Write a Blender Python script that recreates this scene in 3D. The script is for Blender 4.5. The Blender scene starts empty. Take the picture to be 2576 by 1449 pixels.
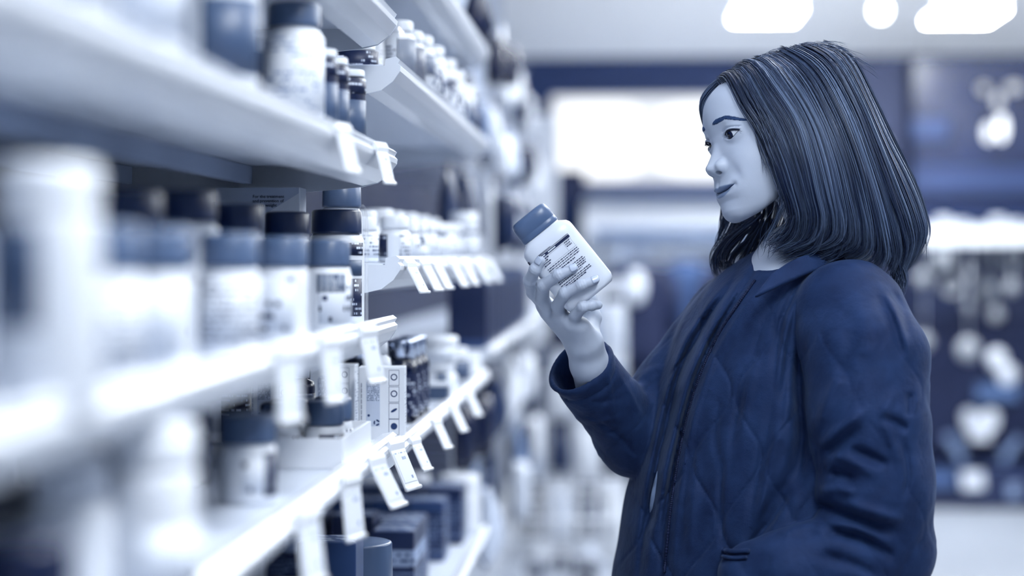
import bpy, bmesh, math, random
import numpy as np
from mathutils import Vector, Matrix
random.seed(7); rng = np.random.default_rng(7)
scn = bpy.context.scene
COL = scn.collection
# ------------------------------------------------------------------ camera
IMW, IMH, FPX = 2576, 1449, 4800.0          # frame and focal length in pixels
CAMZ, HORY = 1.34, 655.0                    # eye height, image row of the horizon
YAW = math.atan((1570 - 1288) / FPX)        # the aisle runs a little to the right of the view axis
cam_d = bpy.data.cameras.new('camera'); cam = bpy.data.objects.new('camera', cam_d); COL.objects.link(cam)
cam.location = (0, 0, CAMZ); cam.rotation_euler = (math.pi / 2, 0, YAW)
cam_d.sensor_fit = 'HORIZONTAL'; cam_d.sensor_width = 36.0; cam_d.lens = FPX / IMW * 36.0
cam_d.shift_y = -(IMH / 2 - HORY) / IMW
cam_d.clip_start = 0.02; cam_d.clip_end = 100
cam_d.dof.use_dof = True; cam_d.dof.focus_distance = 2.52
cam_d.dof.aperture_fstop = (cam_d.lens / 1000.0) / 0.040 ; cam_d.dof.aperture_blades = 0
scn.camera = cam
# ------------------------------------------------------------------ colour management, world
vs = scn.view_settings
vs.view_transform = 'Standard'; vs.look = 'None'; vs.gamma = 1.0; vs.use_curve_mapping = False
vs.exposure = 0.28
scn.display_settings.display_device = 'sRGB'
w = bpy.data.worlds.new('store_ambience'); scn.world = w; w.use_nodes = True
bg = w.node_tree.nodes['Background']
bg.inputs[0].default_value = (0.56, 0.71, 1.0, 1); bg.inputs[1].default_value = 0.24
LAMP_COL = (0.93, 0.975, 1.0)
LAMP_POWER = 14.0
cy = scn.cycles
cy.max_bounces = 6; cy.diffuse_bounces = 3; cy.glossy_bounces = 3; cy.transmission_bounces = 4; cy.transparent_max_bounces = 8
cy.caustics_reflective = False; cy.caustics_refractive = False
cy.sample_clamp_indirect = 6.0
cy.use_denoising = True

CY, SY = math.cos(YAW), math.sin(YAW)
def P(px, py, d):                # the world point seen at image point (px,py) at distance d along the view axis
    xc = (px - 1288) / FPX * d; z = CAMZ - (py - HORY) / FPX * d
    return Vector((xc * CY - d * SY, xc * SY + d * CY, z))
def yat(px, x):                  # distance along the aisle at which a plane x (<0) crosses image column px
    return -x * FPX / (1570 - px)

# ------------------------------------------------------------------ the one tone scale all materials use (navy to white)
STOPS = [(0, (2, 9, 34)), (.15, (13, 30, 68)), (.3, (35, 58, 103)), (.45, (70, 95, 137)), (.6, (132, 150, 184)),
         (.75, (179, 191, 214)), (.88, (212, 219, 232)), (1, (238, 241, 247))]
def duo(v):
    v = min(max(v, 0), 1)
    for (a, ca), (b, cb) in zip(STOPS, STOPS[1:]):
        if v <= b:
            t = (v - a) / (b - a); c = [x + (y - x) * t for x, y in zip(ca, cb)]; break
    return tuple(((x / 255) / 12.92 if x / 255 <= .04045 else ((x / 255 + .055) / 1.055) ** 2.4) for x in c) + (1.0,)
def shade(v, k): c = duo(v); return (c[0] * k, c[1] * k, c[2] * k, 1.0)
MATS = {}
def mat(name, v, rough=.5, spec=.5, metal=0.0, **kw):
    if name in MATS: return MATS[name]
    m = bpy.data.materials.new(name); m.use_nodes = True; MATS[name] = m
    b = m.node_tree.nodes['Principled BSDF']
    b.inputs['Base Color'].default_value = duo(v); b.inputs['Roughness'].default_value = rough
    b.inputs['Specular IOR Level'].default_value = spec; b.inputs['Metallic'].default_value = metal
    for k, x in kw.items(): b.inputs[k.replace('_', ' ')].default_value = x
    return m
def noisy(name, v0, v1, scale, rough=.5, stretch=(1, 1, 1), bump=0.0, detail=3, spec=.4):
    if name in MATS: return MATS[name]
    m = mat(name, v0, rough, spec); nt = m.node_tree; b = nt.nodes['Principled BSDF']
    tc = nt.nodes.new('ShaderNodeTexCoord'); mp = nt.nodes.new('ShaderNodeMapping'); mp.inputs['Scale'].default_value = stretch
    nz = nt.nodes.new('ShaderNodeTexNoise'); nz.inputs['Scale'].default_value = scale; nz.inputs['Detail'].default_value = detail
    cr = nt.nodes.new('ShaderNodeValToRGB'); cr.color_ramp.elements[0].position = .35; cr.color_ramp.elements[1].position = .65
    cr.color_ramp.elements[0].color = duo(v0); cr.color_ramp.elements[1].color = duo(v1)
    nt.links.new(tc.outputs['Object'], mp.inputs[0]); nt.links.new(mp.outputs[0], nz.inputs['Vector'])
    nt.links.new(nz.outputs['Fac'], cr.inputs[0]); nt.links.new(cr.outputs[0], b.inputs['Base Color'])
    if bump:
        bp = nt.nodes.new('ShaderNodeBump'); bp.inputs['Strength'].default_value = bump; bp.inputs['Distance'].default_value = .002
        nt.links.new(nz.outputs['Fac'], bp.inputs['Height']); nt.links.new(bp.outputs[0], b.inputs['Normal'])
    return m
def emit(name, col, strength):
    if name in MATS: return MATS[name]
    m = bpy.data.materials.new(name); m.use_nodes = True; MATS[name] = m; nt = m.node_tree
    nt.nodes.remove(nt.nodes['Principled BSDF']); e = nt.nodes.new('ShaderNodeEmission')
    e.inputs[0].default_value = (*col, 1); e.inputs[1].default_value = strength
    nt.links.new(e.outputs[0], nt.nodes['Material Output'].inputs[0]); return m
# ------------------------------------------------------------------ mesh helpers
class MB:
    """collects shapes into one mesh"""
    def __init__(s): s.v = []; s.f = []; s.mi = []; s.sm = []
    def add(s, vs, fs, mi=0, smooth=False):
        o = len(s.v); s.v += [tuple(v) for v in vs]; s.f += [tuple(i + o for i in f) for f in fs]
        s.mi += [mi] * len(fs); s.sm += [smooth] * len(fs); return s
    def box(s, x0, x1, y0, y1, z0, z1, b=0.0, mi=0):
        if b <= 0:
            vs = [(x, y, z) for z in (z0, z1) for y in (y0, y1) for x in (x0, x1)]
            return s.add(vs, [(0, 2, 3, 1), (4, 5, 7, 6), (0, 1, 5, 4), (2, 6, 7, 3), (0, 4, 6, 2), (1, 3, 7, 5)], mi)
        bm = bmesh.new(); bmesh.ops.create_cube(bm, size=1)
        for v in bm.verts: v.co = Vector(((x0 + x1) / 2 + v.co.x * (x1 - x0), (y0 + y1) / 2 + v.co.y * (y1 - y0), (z0 + z1) / 2 + v.co.z * (z1 - z0)))
        bmesh.ops.bevel(bm, geom=bm.edges[:], offset=b, segments=2, affect='EDGES', profile=.5)
        return s.bm(bm, mi)
    def bm(s, bm, mi=0, smooth=False):
        bm.verts.index_update()
        s.add([v.co[:] for v in bm.verts], [[v.index for v in f.verts] for f in bm.faces], mi, smooth); bm.free(); return s
    def lathe(s, prof, n=28, c=(0, 0, 0), mi=0, sx=1, sy=1, sq=2.0, ribs=0, rib_d=0.0):
        """prof: list of (r,z); sq>2 gives a squarer section; ribs grooves"""
        vs = []; fs = []
        for r, z in prof:
            for k in range(n):
                a = 2 * math.pi * k / n; ca, sa = math.cos(a), math.sin(a)
                q = (abs(ca) ** sq + abs(sa) ** sq) ** (-1 / sq)
                rr = r * q - (rib_d if (ribs and k % 2 and r > .004) else 0)
                vs.append((c[0] + rr * ca * sx, c[1] + rr * sa * sy, c[2] + z))
        m = len(prof)
        for i in range(m - 1):
            for k in range(n):
                fs.append((i * n + k, i * n + (k + 1) % n, (i + 1) * n + (k + 1) % n, (i + 1) * n + k))
        if prof[0][0] > 1e-6: fs.append(tuple(range(n))[::-1])
        if prof[-1][0] > 1e-6: fs.append(tuple((m - 1) * n + k for k in range(n)))
        return s.add(vs, fs, mi, True)
    def prism(s, prof, y0, y1, mi=0):
        """prof: closed (x,z) outline pushed from y0 to y1"""
        n = len(prof)
        vs = [(x, y0, z) for x, z in prof] + [(x, y1, z) for x, z in prof]
        fs = [tuple(range(n)), tuple(range(2 * n - 1, n - 1, -1))] + [(i, i + n, (i + 1) % n + n, (i + 1) % n) for i in range(n)]
        return s.add(vs, fs, mi)
    def tube(s, pts, r, n=6, mi=0, smooth=True, close=True):
        pts = [Vector(p) for p in pts]; m = len(pts)
        rs = [r] * m if not hasattr(r, '__len__') else list(r)
        vs = []; up = Vector((0, 0, 1)); prev = None
        for i, p in enumerate(pts):
            t = (pts[min(i + 1, m - 1)] - pts[max(i - 1, 0)]).normalized()
            if prev is None:
                a = t.cross(up if abs(t.z) < .9 else Vector((1, 0, 0))).normalized()
            else:
                a = (prev - t * prev.dot(t)).normalized()
            prev = a; b = t.cross(a)
            for k in range(n):
                q = 2 * math.pi * k / n
                vs.append(p + (a * math.cos(q) + b * math.sin(q)) * rs[i])
        fs = [(i * n + k, i * n + (k + 1) % n, (i + 1) * n + (k + 1) % n, (i + 1) * n + k) for i in range(m - 1) for k in range(n)]
        if close: fs += [tuple(range(n))[::-1], tuple((m - 1) * n + k for k in range(n))]
        return s.add(vs, fs, mi, smooth)
    def build(s, name, mats, parent=None, loc=None, rot=None):
        me = bpy.data.meshes.new(name); me.from_pydata(s.v, [], s.f)
        ms = mats if isinstance(mats, (list, tuple)) else [mats]
        for m in ms: me.materials.append(m)
        me.polygons.foreach_set('material_index', s.mi); me.polygons.foreach_set('use_smooth', s.sm)
        me.validate(); me.update()
        bmm = bmesh.new(); bmm.from_mesh(me); bmesh.ops.recalc_face_normals(bmm, faces=bmm.faces); bmm.to_mesh(me); bmm.free()
        o = bpy.data.objects.new(name, me); COL.objects.link(o)
        if parent: o.parent = parent
        if loc is not None: o.location = loc
        if rot is not None: o.rotation_euler = rot
        return o
def npmesh(name, v, f, mats, parent=None, smooth=True):
    me = bpy.data.meshes.new(name); nv, nf, k = len(v), len(f), f.shape[1]
    me.vertices.add(nv); me.vertices.foreach_set('co', np.asarray(v, np.float32).ravel())
    me.loops.add(nf * k); me.loops.foreach_set('vertex_index', np.asarray(f, np.int32).ravel())
    me.polygons.add(nf); me.polygons.foreach_set('loop_start', np.arange(0, nf * k, k, dtype=np.int32))
    me.polygons.foreach_set('use_smooth', np.full(nf, smooth))
    for m in (mats if isinstance(mats, (list, tuple)) else [mats]): me.materials.append(m)
    me.update(calc_edges=True); me.validate()
    o = bpy.data.objects.new(name, me); COL.objects.link(o)
    if parent: o.parent = parent
    return o
def thing(name, label, cat, loc=(0, 0, 0), rz=0, group=None):
    o = bpy.data.objects.new(name, None); COL.objects.link(o); o.location = loc; o.rotation_euler = (0, 0, rz)
    o.empty_display_size = .05
    return tag(o, label, cat, group)
def tag(o, label, cat, group=None, kind=None):
    o['label'] = label; o['category'] = cat
    if group: o['group'] = group
    if kind: o['kind'] = kind
    return o
def struct(o, label=None, cat=None):
    o['kind'] = 'structure'
    if label: o['label'] = label
    if cat: o['category'] = cat
    return o
def dup(root, loc, rz=None, label=None, group=None, scale=None):
    r = root.copy(); COL.objects.link(r); r.location = loc
    if rz is not None: r.rotation_euler = (0, 0, rz)
    if scale: r.scale = (scale,) * 3
    if label: r['label'] = label
    if group: r['group'] = group
    for ch in list(root.children):
        c = ch.copy(); COL.objects.link(c); c.parent = r
        for g in list(ch.children):
            d = g.copy(); COL.objects.link(d); d.parent = c
    return r
def text_mesh(body, size, name, m, parent, loc, rot, ext=.0002, align='CENTER'):
    cu = bpy.data.curves.new(name, 'FONT'); cu.body = body; cu.size = size; cu.extrude = ext; cu.align_x = align
    cu.align_y = 'CENTER'; cu.resolution_u = 2
    o = bpy.data.objects.new(name, cu)
    COL.objects.link(o); bpy.context.view_layer.update()
    me = bpy.data.meshes.new_from_object(o.evaluated_get(bpy.context.evaluated_depsgraph_get()))
    bpy.data.objects.remove(o); bpy.data.curves.remove(cu)
    me.name = name; me.materials.clear(); me.materials.append(m)
    o = bpy.data.objects.new(name, me); COL.objects.link(o); o.parent = parent; o.location = loc; o.rotation_euler = rot
    return o
# ------------------------------------------------------------------ ceiling lamps, most unseen and added for light: x, y, width, length, relative power
LAMPS = [(.50, .9, .5, 1.3, 1.55), (.75, 3.6, .6, 1.2, .85), (.45, 6.2, .6, 1.2, 1.2), (2.6, 1.6, .6, 1.2, .3), (2.6, 4.3, .6, 1.2, 1.1),
         (.72, 9.7, .31, .5, 6.6), (1.725, 9.8, .32, .5, 6.0), (4.6, 3.0, .6, 1.2, .5), (4.6, 6.5, .6, 1.2, 1), (.35, -1.4, .6, 1.2, .25), (2.6, 7.4, .6, 1.2, 1)]
LAMP_LABELS = ['ceiling panel lamp over the near shelves', 'ceiling panel lamp over the aisle beyond the woman', 'ceiling panel lamp over the far hanging goods',
               'ceiling panel lamp over the open floor beside the woman', 'ceiling panel lamp over the floor beyond the woman',
               'glowing ceiling panel directly above the head of the woman', 'glowing ceiling panel at the top right, right of the round lamp', 'ceiling panel lamp far to the right',
               'ceiling panel lamp near the dark cabinets', 'ceiling panel lamp behind the viewer', 'ceiling panel lamp before the far clothes']
# ================================================================== the shop: floor, ceiling, walls, lamps
WALLX, BACKY, CEIL, LAMPZ, BANDZ = -.78, 12.0, 3.15, 2.62, 2.615
M_white = mat('shelf_white', .93, .35, .4)
M_wall = mat('wall_paint', .80, .7, .2)
m_floor = noisy('floor_tile', .62, .66, 1.5, .6, bump=.0, spec=.3)
for e_, k_ in zip(m_floor.node_tree.nodes['Color Ramp'].color_ramp.elements, (.36, .40)): e_.color = shade(.86, k_)
m_ceil = noisy('ceiling_paint', .95, .97, .8, .9, spec=.1)
for e_, k_ in zip(m_ceil.node_tree.nodes['Color Ramp'].color_ramp.elements, (.96, 1.0)): e_.color = (.90 * k_, .92 * k_, .96 * k_, 1)
M_navy = mat('navy_fascia', .24, .6, .3); M_deep = mat('deep_navy', .09, .6, .3)
b = MB(); b.box(WALLX - .1, 7.5, -3.0, BACKY + .1, -.05, 0); struct(b.build('floor', m_floor), 'pale shop floor', 'floor')
b = MB(); b.box(WALLX - .1, 7.5, -3.0, BACKY + .1, CEIL, CEIL + .05); struct(b.build('ceiling', m_ceil), 'pale painted shop ceiling', 'ceiling')
b = MB(); b.box(WALLX - .1, WALLX, -3.0, BACKY, 0, CEIL); struct(b.build('wall_left', M_wall), 'wall behind the left shelves', 'wall')
b = MB(); b.box(WALLX - .1, 7.5, BACKY, BACKY + .1, 0, BANDZ); struct(b.build('wall_back', M_navy), 'dark blue wall at the far end of the shop', 'wall')
b = MB(); b.box(WALLX - .1, 7.5, BACKY - .02, BACKY + .1, BANDZ, CEIL); struct(b.build('trim_back', m_ceil), 'white band of wall above the dark blue one', 'wall')  # upright band in place of ceiling, shaped to catch the lamp light
b = MB(); b.box(7.5, 7.6, -3.0, BACKY + .1, 0, CEIL); struct(b.build('wall_right', M_wall), 'pale wall at the far right of the shop', 'wall')  # unseen wall added to keep blue ambient light off the floor
def panel_light(x, y, wx, wy, power, label, z=None):
    z = LAMPZ
    t = thing('ceiling_light', label, 'ceiling light', (x, y, z), group='ceiling panel lamps')
    b = MB()
    for x0, x1, y0, y1 in ((-wx / 2 - .02, -wx / 2, -wy / 2 - .02, wy / 2 + .02), (wx / 2, wx / 2 + .02, -wy / 2 - .02, wy / 2 + .02), (-wx / 2, wx / 2, -wy / 2 - .02, -wy / 2), (-wx / 2, wx / 2, wy / 2, wy / 2 + .02)):
        b.box(x0, x1, y0, y1, -.035, 0)
    b.build('frame', M_white, t)
    b = MB()
    for sx in (-1, 1): b.tube([(sx * wx * .4, 0, -.002), (sx * wx * .4, 0, CEIL - z)], .004, 6)
    b.build('suspension_rod', M_white, t)
    b = MB(); b.box(-wx / 2, wx / 2, -wy / 2, wy / 2, -.045, .012); b.build('diffuser', emit('lamp_%g' % power, LAMP_COL, power), t)
    return t
for i, (x, y, wx, wy, k) in enumerate(LAMPS): panel_light(x, y, wx, wy, LAMP_POWER * k, LAMP_LABELS[i])
# ================================================================== shelving along the left wall
ORD = ['first', 'second', 'third', 'fourth', 'fifth', 'sixth', 'seventh', 'eighth', 'ninth', 'tenth', 'eleventh', 'twelfth', 'thirteenth', 'fourteenth', 'fifteenth', 'sixteenth', 'seventeenth', 'eighteenth', 'nineteenth', 'twentieth']
FX = -.300                                  # front edge of the shelves
NY0, NY1, FY0, FY1 = .30, 2.50, 2.535, 4.22
M_rail = mat('rail_plastic', .95, .25, .5); M_under = mat('shelf_metal', .84, .45, .4)
M_brk = mat('bracket_metal', .88, .45, .4)
M_clear = mat('clear_plastic', .95, .08, .5)
M_clear.node_tree.nodes['Principled BSDF'].inputs['Alpha'].default_value = .16
RAIL = [(-.018, .007), (-.004, .010), (.001, .006), (-.002, .001), (.002, -.003), (.001, -.009), (-.008, -.022), (-.024, -.034), (-.044, -.038), (-.044, -.031), (-.026, -.026), (-.020, -.012)]
def shelf(y0, y1, z, label, ribs=True):
    t = thing('shelf', label, 'shelf', (0, (y0 + y1) / 2, z)); a, c = y0 - (y0 + y1) / 2, y1 - (y0 + y1) / 2
    b = MB(); b.box(-.748, FX - .021, a, c, -.013, 0, .002); b.build('board', M_under, t)
    b = MB(); b.prism([(FX + x, q) for x, q in RAIL], a, c); b.build('price_rail', M_rail, t)
    for e in (a, c):
        e0 = e - .001 if e < 0 else e - .003
        b = MB(); b.prism([(-.748, -.002), (FX - .019, -.002), (FX - .018, .0072), (FX - .004, .0102), (FX + .0012, .006), (FX - .0018, .001), (FX + .0022, -.003), (FX + .0012, -.009), (FX - .008, -.0225), (FX - .024, -.0345), (FX - .045, -.0395), (-.52, -.056), (-.748, -.082)], e0, e0 + .004); b.build('bracket', M_brk, t)
    if ribs:
        for x in (-.482, -.640):
            b = MB(); b.box(x - .012, x, a + .06, c - .045, -.037, -.0135, .001); b.build('rib', mat('rib_metal', .68, .45, .4), t)  # ribs a darker copy of the shelf metal, for the shade beneath
    return t
Z = dict(nt=1.658, nu=1.476, nm=1.258, nl=1.104, nb=.745, ft=1.802, fu=1.602, fm=1.336, fl=1.088, fb=.745)
for k, nm in (('nt', 'topmost white shelf of the near bay, cut by the photo edge'), ('nu', 'white shelf of the near bay just above eye height, seen from below'),
              ('nm', 'white shelf of the near bay with the blue-capped jars, blurred'), ('nl', 'white lower shelf of the near bay carrying the tray of jars'), ('nb', 'lowest white shelf of the near bay, at the bottom edge')):
    shelf(NY0, NY1, Z[k], nm)
for k, nm in (('ft', 'white top shelf of the far bay, seen from below'), ('fu', 'white shelf of the far bay with the wire rack of white jars, seen from below'),
              ('fm', 'white eye-level shelf of the far bay with pill bottles and tags'), ('fl', 'white shelf of the far bay with the printed carton and dark bottles'), ('fb', 'lowest white shelf of the far bay with dark boxes')):
    shelf(FY0, FY1, Z[k], nm, ribs=False)
M_back = mat('back_panel', .12, .6, .3); M_post = mat('post_metal', .70, .4, .4)  # back panel colour darkened for the shadow inside the shelves
def bay(y0, y1, h, label, m=None, px=-.31):
    t = thing('shelf_unit', label, 'shelf unit', (0, y0, 0)); b = MB(); b.box(-.775, -.752, 0, y1 - y0, .02, h); b.build('back_panel', m or M_back, t)
    b = MB(); b.box(-.775, px, 0, y1 - y0, 0, .14, .004); b.build('plinth', M_under, t)
    for y in (0.0, y1 - y0 - .03):
        b = MB(); b.box(-.751, -.7495, y, y + .03, .14, h); b.build('upright_post', M_post, t)
    return t
bay(NY0 - .015, NY1 + .015, 2.1, 'back wall and plinth of the near shelf bay')
bay(FY0 - .015, FY1 + .015, 2.1, 'back wall and plinth of the far shelf bay')
# ---- price tags hanging from the rails
M_paper = mat('paper', .90, .7, .2)
def printed(name, base, ink, rows, dens, size, axis='Z', soft=.0):
    """paper with rows of small print"""
    if name in MATS: return MATS[name]
    m = mat(name, base, .45, .4); nt = m.node_tree; b = nt.nodes['Principled BSDF']
    tc = nt.nodes.new('ShaderNodeTexCoord'); sp = nt.nodes.new('ShaderNodeSeparateXYZ'); nt.links.new(tc.outputs['Object'], sp.inputs[0])
    def M(op, a, c=None):
        n = nt.nodes.new('ShaderNodeMath'); n.operation = op
        for i, q in enumerate((a, c)):
            if q is None: continue
            if isinstance(q, (int, float)): n.inputs[i].default_value = q
            else: nt.links.new(q, n.inputs[i])
        return n.outputs[0]
    zr = M('MULTIPLY', sp.outputs[axis], 1 / rows); fr = M('FRACT', zr); line = M('LESS_THAN', fr, .48); row = M('FLOOR', zr)
    u = M('ADD', M('MULTIPLY', sp.outputs['X'], 1.0), M('MULTIPLY', sp.outputs['Y'], 1.0))
    co = nt.nodes.new('ShaderNodeCombineXYZ'); nt.links.new(M('MULTIPLY', u, 1 / size), co.inputs[0]); nt.links.new(M('MULTIPLY', row, 7.31), co.inputs[1])
    nz = nt.nodes.new('ShaderNodeTexNoise'); nz.inputs['Scale'].default_value = 1.0; nz.inputs['Detail'].default_value = 1; nt.links.new(co.outputs[0], nz.inputs['Vector'])
    co2 = nt.nodes.new('ShaderNodeCombineXYZ'); nt.links.new(M('MULTIPLY', u, .12 / size), co2.inputs[0]); nt.links.new(M('MULTIPLY', row, .37), co2.inputs[1])
    n2 = nt.nodes.new('ShaderNodeTexNoise'); n2.inputs['Scale'].default_value = 1.0; nt.links.new(co2.outputs[0], n2.inputs['Vector'])
    k = M('MULTIPLY', M('MULTIPLY', M('GREATER_THAN', nz.outputs['Fac'], .46), line), M('GREATER_THAN', n2.outputs['Fac'], 1 - dens))
    mx = nt.nodes.new('ShaderNodeMix'); mx.data_type = 'RGBA'; mx.inputs['A'].default_value = duo(base); mx.inputs['B'].default_value = duo(ink)
    nt.links.new(k, mx.inputs['Factor']); nt.links.new(mx.outputs['Result'], b.inputs['Base Color']); return m
M_print = printed('small_print', .90, .25, .0032, .56, .0016)
def tag_proto():
    t = thing('price_tag', '', 'price tag')
    b = MB(); b.box(-.0012, .0012, -.020, .020, -.048, 0, .0004); b.build('holder', M_rail, t)
    b = MB(); b.box(.0014, .0020, -.0175, .0175, -.041, -.006); b.build('card', printed('tag_print', .91, .58, .0075, .45, .004), t)
    b = MB(); b.tube([(.001, -.020, -.0485), (.001, .020, -.0485)], .0026, 8); b.build('foot_bead', M_rail, t)
    b = MB(); b.prism([(-.004, .010), (.002, .012), (.004, .004), (.001, -.003), (-.001, -.003)], -.020, .020); b.build('clip', M_rail, t)
    return t
TAG = None
def hang_tag(y, z, label, tilt=-.42, sc=.84, turn=-.28):
    global TAG
    if TAG is None: TAG = tag_proto(); o = TAG
    else: o = dup(TAG, (0, 0, 0))
    o.location = (FX + .0055 + .024 * abs(math.sin(turn)) * .5, y, z - .004); o.rotation_euler = (0, tilt, turn); o.scale = (sc,) * 3; o['label'] = label; o['group'] = 'shelf price tags'
for i, y in enumerate((2.60, 2.80, 2.97, 3.27, 3.51, 3.84, 4.16)): hang_tag(y, Z['fm'], 'white price tag on the eye-level far shelf, %s from its near end' % ORD[i], -.50)
for i, y in enumerate((2.66, 2.97, 3.27, 3.6)): hang_tag(y, Z['fl'], 'white price tag under the printed carton, %s from the near end' % ORD[i], -.45)
for i, y in enumerate((1.745, 2.02, 2.24, 2.43)): hang_tag(y, Z['nl'], 'white price tag on the lower near shelf rail, %s from the left' % ORD[i], [-.12, -.1, -.5, -.42][i], 1.15)
for i, y in enumerate((1.64, 1.88, 2.16)): hang_tag(y, Z['nm'], 'blurred white price tag under the blue-capped jars, %s from the left' % ORD[i], [-.05, -.10, -.2][i], 1.1)
for i, y in enumerate((1.97, 2.28)): hang_tag(y, Z['nu'], 'white price tag on the shelf under the dark bottles, %s from the left' % ORD[i], -.25)
# clear divider and wire fence on the far shelf
b = MB(); b.box(FX - .004, FX - .002, FY0 + .02, FY0 + .75, 0, .045); o = b.build('shelf_divider', M_clear, None, (0, 0, Z['fu'] + .008)); tag(o, 'clear plastic strip along the front of the far upper shelf', 'shelf divider')
M_wire = mat('dark_wire', .30, .35, .6)
b = MB(); y0 = 2.95
for k in range(7):
    b.tube([(FX + .004, y0 + k * .14, .012), (FX + .006, y0 + k * .14 + .10, .046), (FX + .008, y0 + k * .14 + .14, .010)], .0014, 6)
b.tube([(FX + .004, y0 - .05, .030), (FX + .006, y0 + 1.0, .030)], .0014, 6)
o = b.build('wire_fence', M_wire, None, (0, 0, Z['fu'])); tag(o, 'thin dark wire fence clipped along the far upper shelf edge', 'wire fence')
# ================================================================== products on the shelves
WHT = mat('white_plastic', .93, .32, .5); OFFW = mat('off_white_plastic', .87, .38, .5)
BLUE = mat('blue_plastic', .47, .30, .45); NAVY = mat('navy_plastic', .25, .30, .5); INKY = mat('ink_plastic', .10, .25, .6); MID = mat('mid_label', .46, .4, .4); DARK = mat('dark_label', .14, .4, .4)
for m_, c_ in ((BLUE, shade(.50, .60)), (MID, shade(.49, .50)), (NAVY, shade(.27, .62))): m_.node_tree.nodes['Principled BSDF'].inputs['Base Color'].default_value = c_
CHROME = mat('chrome', .80, .12, .5, 1.0); GLASS = mat('dark_glass', .06, .05, .8)
PR1 = printed('label_print', .92, .25, .0055, .55, .0028); PR2 = printed('dark_label_print', .12, .8, .006, .5, .003); PR3 = printed('bold_print', .90, .2, .012, .5, .006)
CACHE = {}
def jar(name, label, x, y, z, r, h, cap, body, lab=None, cr_=None, ch=.02, ribs=0, neck=.004, rz=0.0, cat='jar', group=None, sq=2.0, shoulder=None):
    """cap/body: materials; lab: list of (z0,z1,angle0,angle1,material) wrapped round the body"""
    key = (name, r, h, cap.name, body.name, str([(q[:4], q[4].name) for q in lab or []]), cr_, ch, ribs, neck, sq)
    if key in CACHE:
        o = dup(CACHE[key], (x, y, z), rz, label, group)
        return o
    cr_ = cr_ or r * .88; s = shoulder if shoulder is not None else min(.014, h * .16); hb = h - ch - neck
    t = thing(name, label, cat, (x, y, z), rz, group); CACHE[key] = t
    b = MB(); rb = min(.004, r * .2); nk = min(cr_ * .92, r * .95)
    prof = [(0, 0), (r - rb, 0), (r - rb * .3, rb * .3), (r, rb)] + [(r, hb - s)] + [(nk + (r - nk) * math.cos(a), hb - s + s * math.sin(a)) for a in (.35, .7, 1.05, 1.35)] + [(nk, hb), (nk, hb + neck + .001), (0, hb + neck + .001)]
    b.lathe(prof, 36, sq=sq); b.build('body', body, t)
    b = MB(); z1 = hb + neck; e = min(.0035, ch * .2)
    prof = [(0, z1), (cr_, z1), (cr_ * 1.0, z1 + e)] + [(cr_ * .985, z1 + ch - e), (cr_ - e * .5, z1 + ch - e * .35), (cr_ - e * 1.3, z1 + ch), (0, z1 + ch)]
    b.lathe(prof, 72 if ribs else 36, ribs=ribs, rib_d=.0008, sq=sq if sq != 2 else 2.0); b.build('cap', cap, t)
    for z0, z1_, a0, a1, m in (lab or []):
        if a1 - a0 < 350: a0, a1 = a0 - 35, a1 - 35          # labels face the aisle end the shoppers come from
        vs = []; fs = []; n = 18; rr = r + .0004
        for i in range(n + 1):
            a = math.radians(a0 + (a1 - a0) * i / n); ca, sa = math.cos(a), math.sin(a); q = (abs(ca) ** sq + abs(sa) ** sq) ** (-1 / sq) * rr
            vs += [(q * ca, q * sa, z0), (q * ca, q * sa, z1_)]
        for i in range(n): fs.append((2 * i, 2 * i + 2, 2 * i + 3, 2 * i + 1))
        b = MB(); b.add(vs, fs, 0, True); o = b.build('label_sleeve', m, t); md = o.modifiers.new('thick', 'SOLIDIFY'); md.thickness = .0004; md.offset = 1
    return t
def carton(name, label, x, y, z, sx, sy, h, m, bands=(), rz=0.0, cat='box', group=None, top=None):
    """bands: (z0,z1,material) on the sides"""
    key = (name, sx, sy, h, m.name, str([(q[:2], q[2].name) for q in bands]), top.name if top else '')
    if key in CACHE: return dup(CACHE[key], (x, y, z), rz, label, group)
    t = thing(name, label, cat, (x, y, z), rz, group); CACHE[key] = t
    b = MB(); b.box(-sx / 2, sx / 2, -sy / 2, sy / 2, 0, h, .0012); b.build('carton', m, t)
    for z0, z1, mm in bands:
        b = MB(); e = .0004; b.box(-sx / 2 - e, sx / 2 + e, -sy / 2 - e, sy / 2 + e, z0, z1); b.build('printed_band', mm, t)
    if top:
        b = MB(); b.box(-sx / 2 + .003, sx / 2 - .003, -sy / 2 + .003, sy / 2 - .003, h - .0002, h + .0005); b.build('printed_top', top, t)
    return t
F = 360
# ---- near bay, shelf above the eye
z = Z['nu'] + .0005
for i, (px, r, x) in enumerate(((120, .034, -.345), (330, .034, -.345), (545, .033, -.345))):
    jar('supplement_jar', 'large blurred white jar on the upper near shelf, %s from the left' % ORD[i], x, yat(px, x), z, r, .135, WHT, WHT, [(.02, .085, -70, 60, [PR1, OFFW, MID][i])], ch=.022)
jar('supplement_jar', 'large white jar with a blue lid beside the dark bottles, upper near shelf', -.352, yat(735, -.352), z, .0315, .138, BLUE, WHT, [(.020, .100, -200, 100, printed('fine_print', .92, .62, .006, .5, .004))], ch=.026)
for i, px in enumerate((440, 630)): jar('supplement_bottle', 'dark bottle half hidden behind the %s blurred jar of the upper near shelf' % ('second' if i == 0 else 'third'), -.42, yat(px, -.42), z, .026, .118, WHT, NAVY, ch=.02, cat='bottle')
blk = [(.012, .060, 0, F, MID), (.068, .086, 0, F, PR2)]
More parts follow.
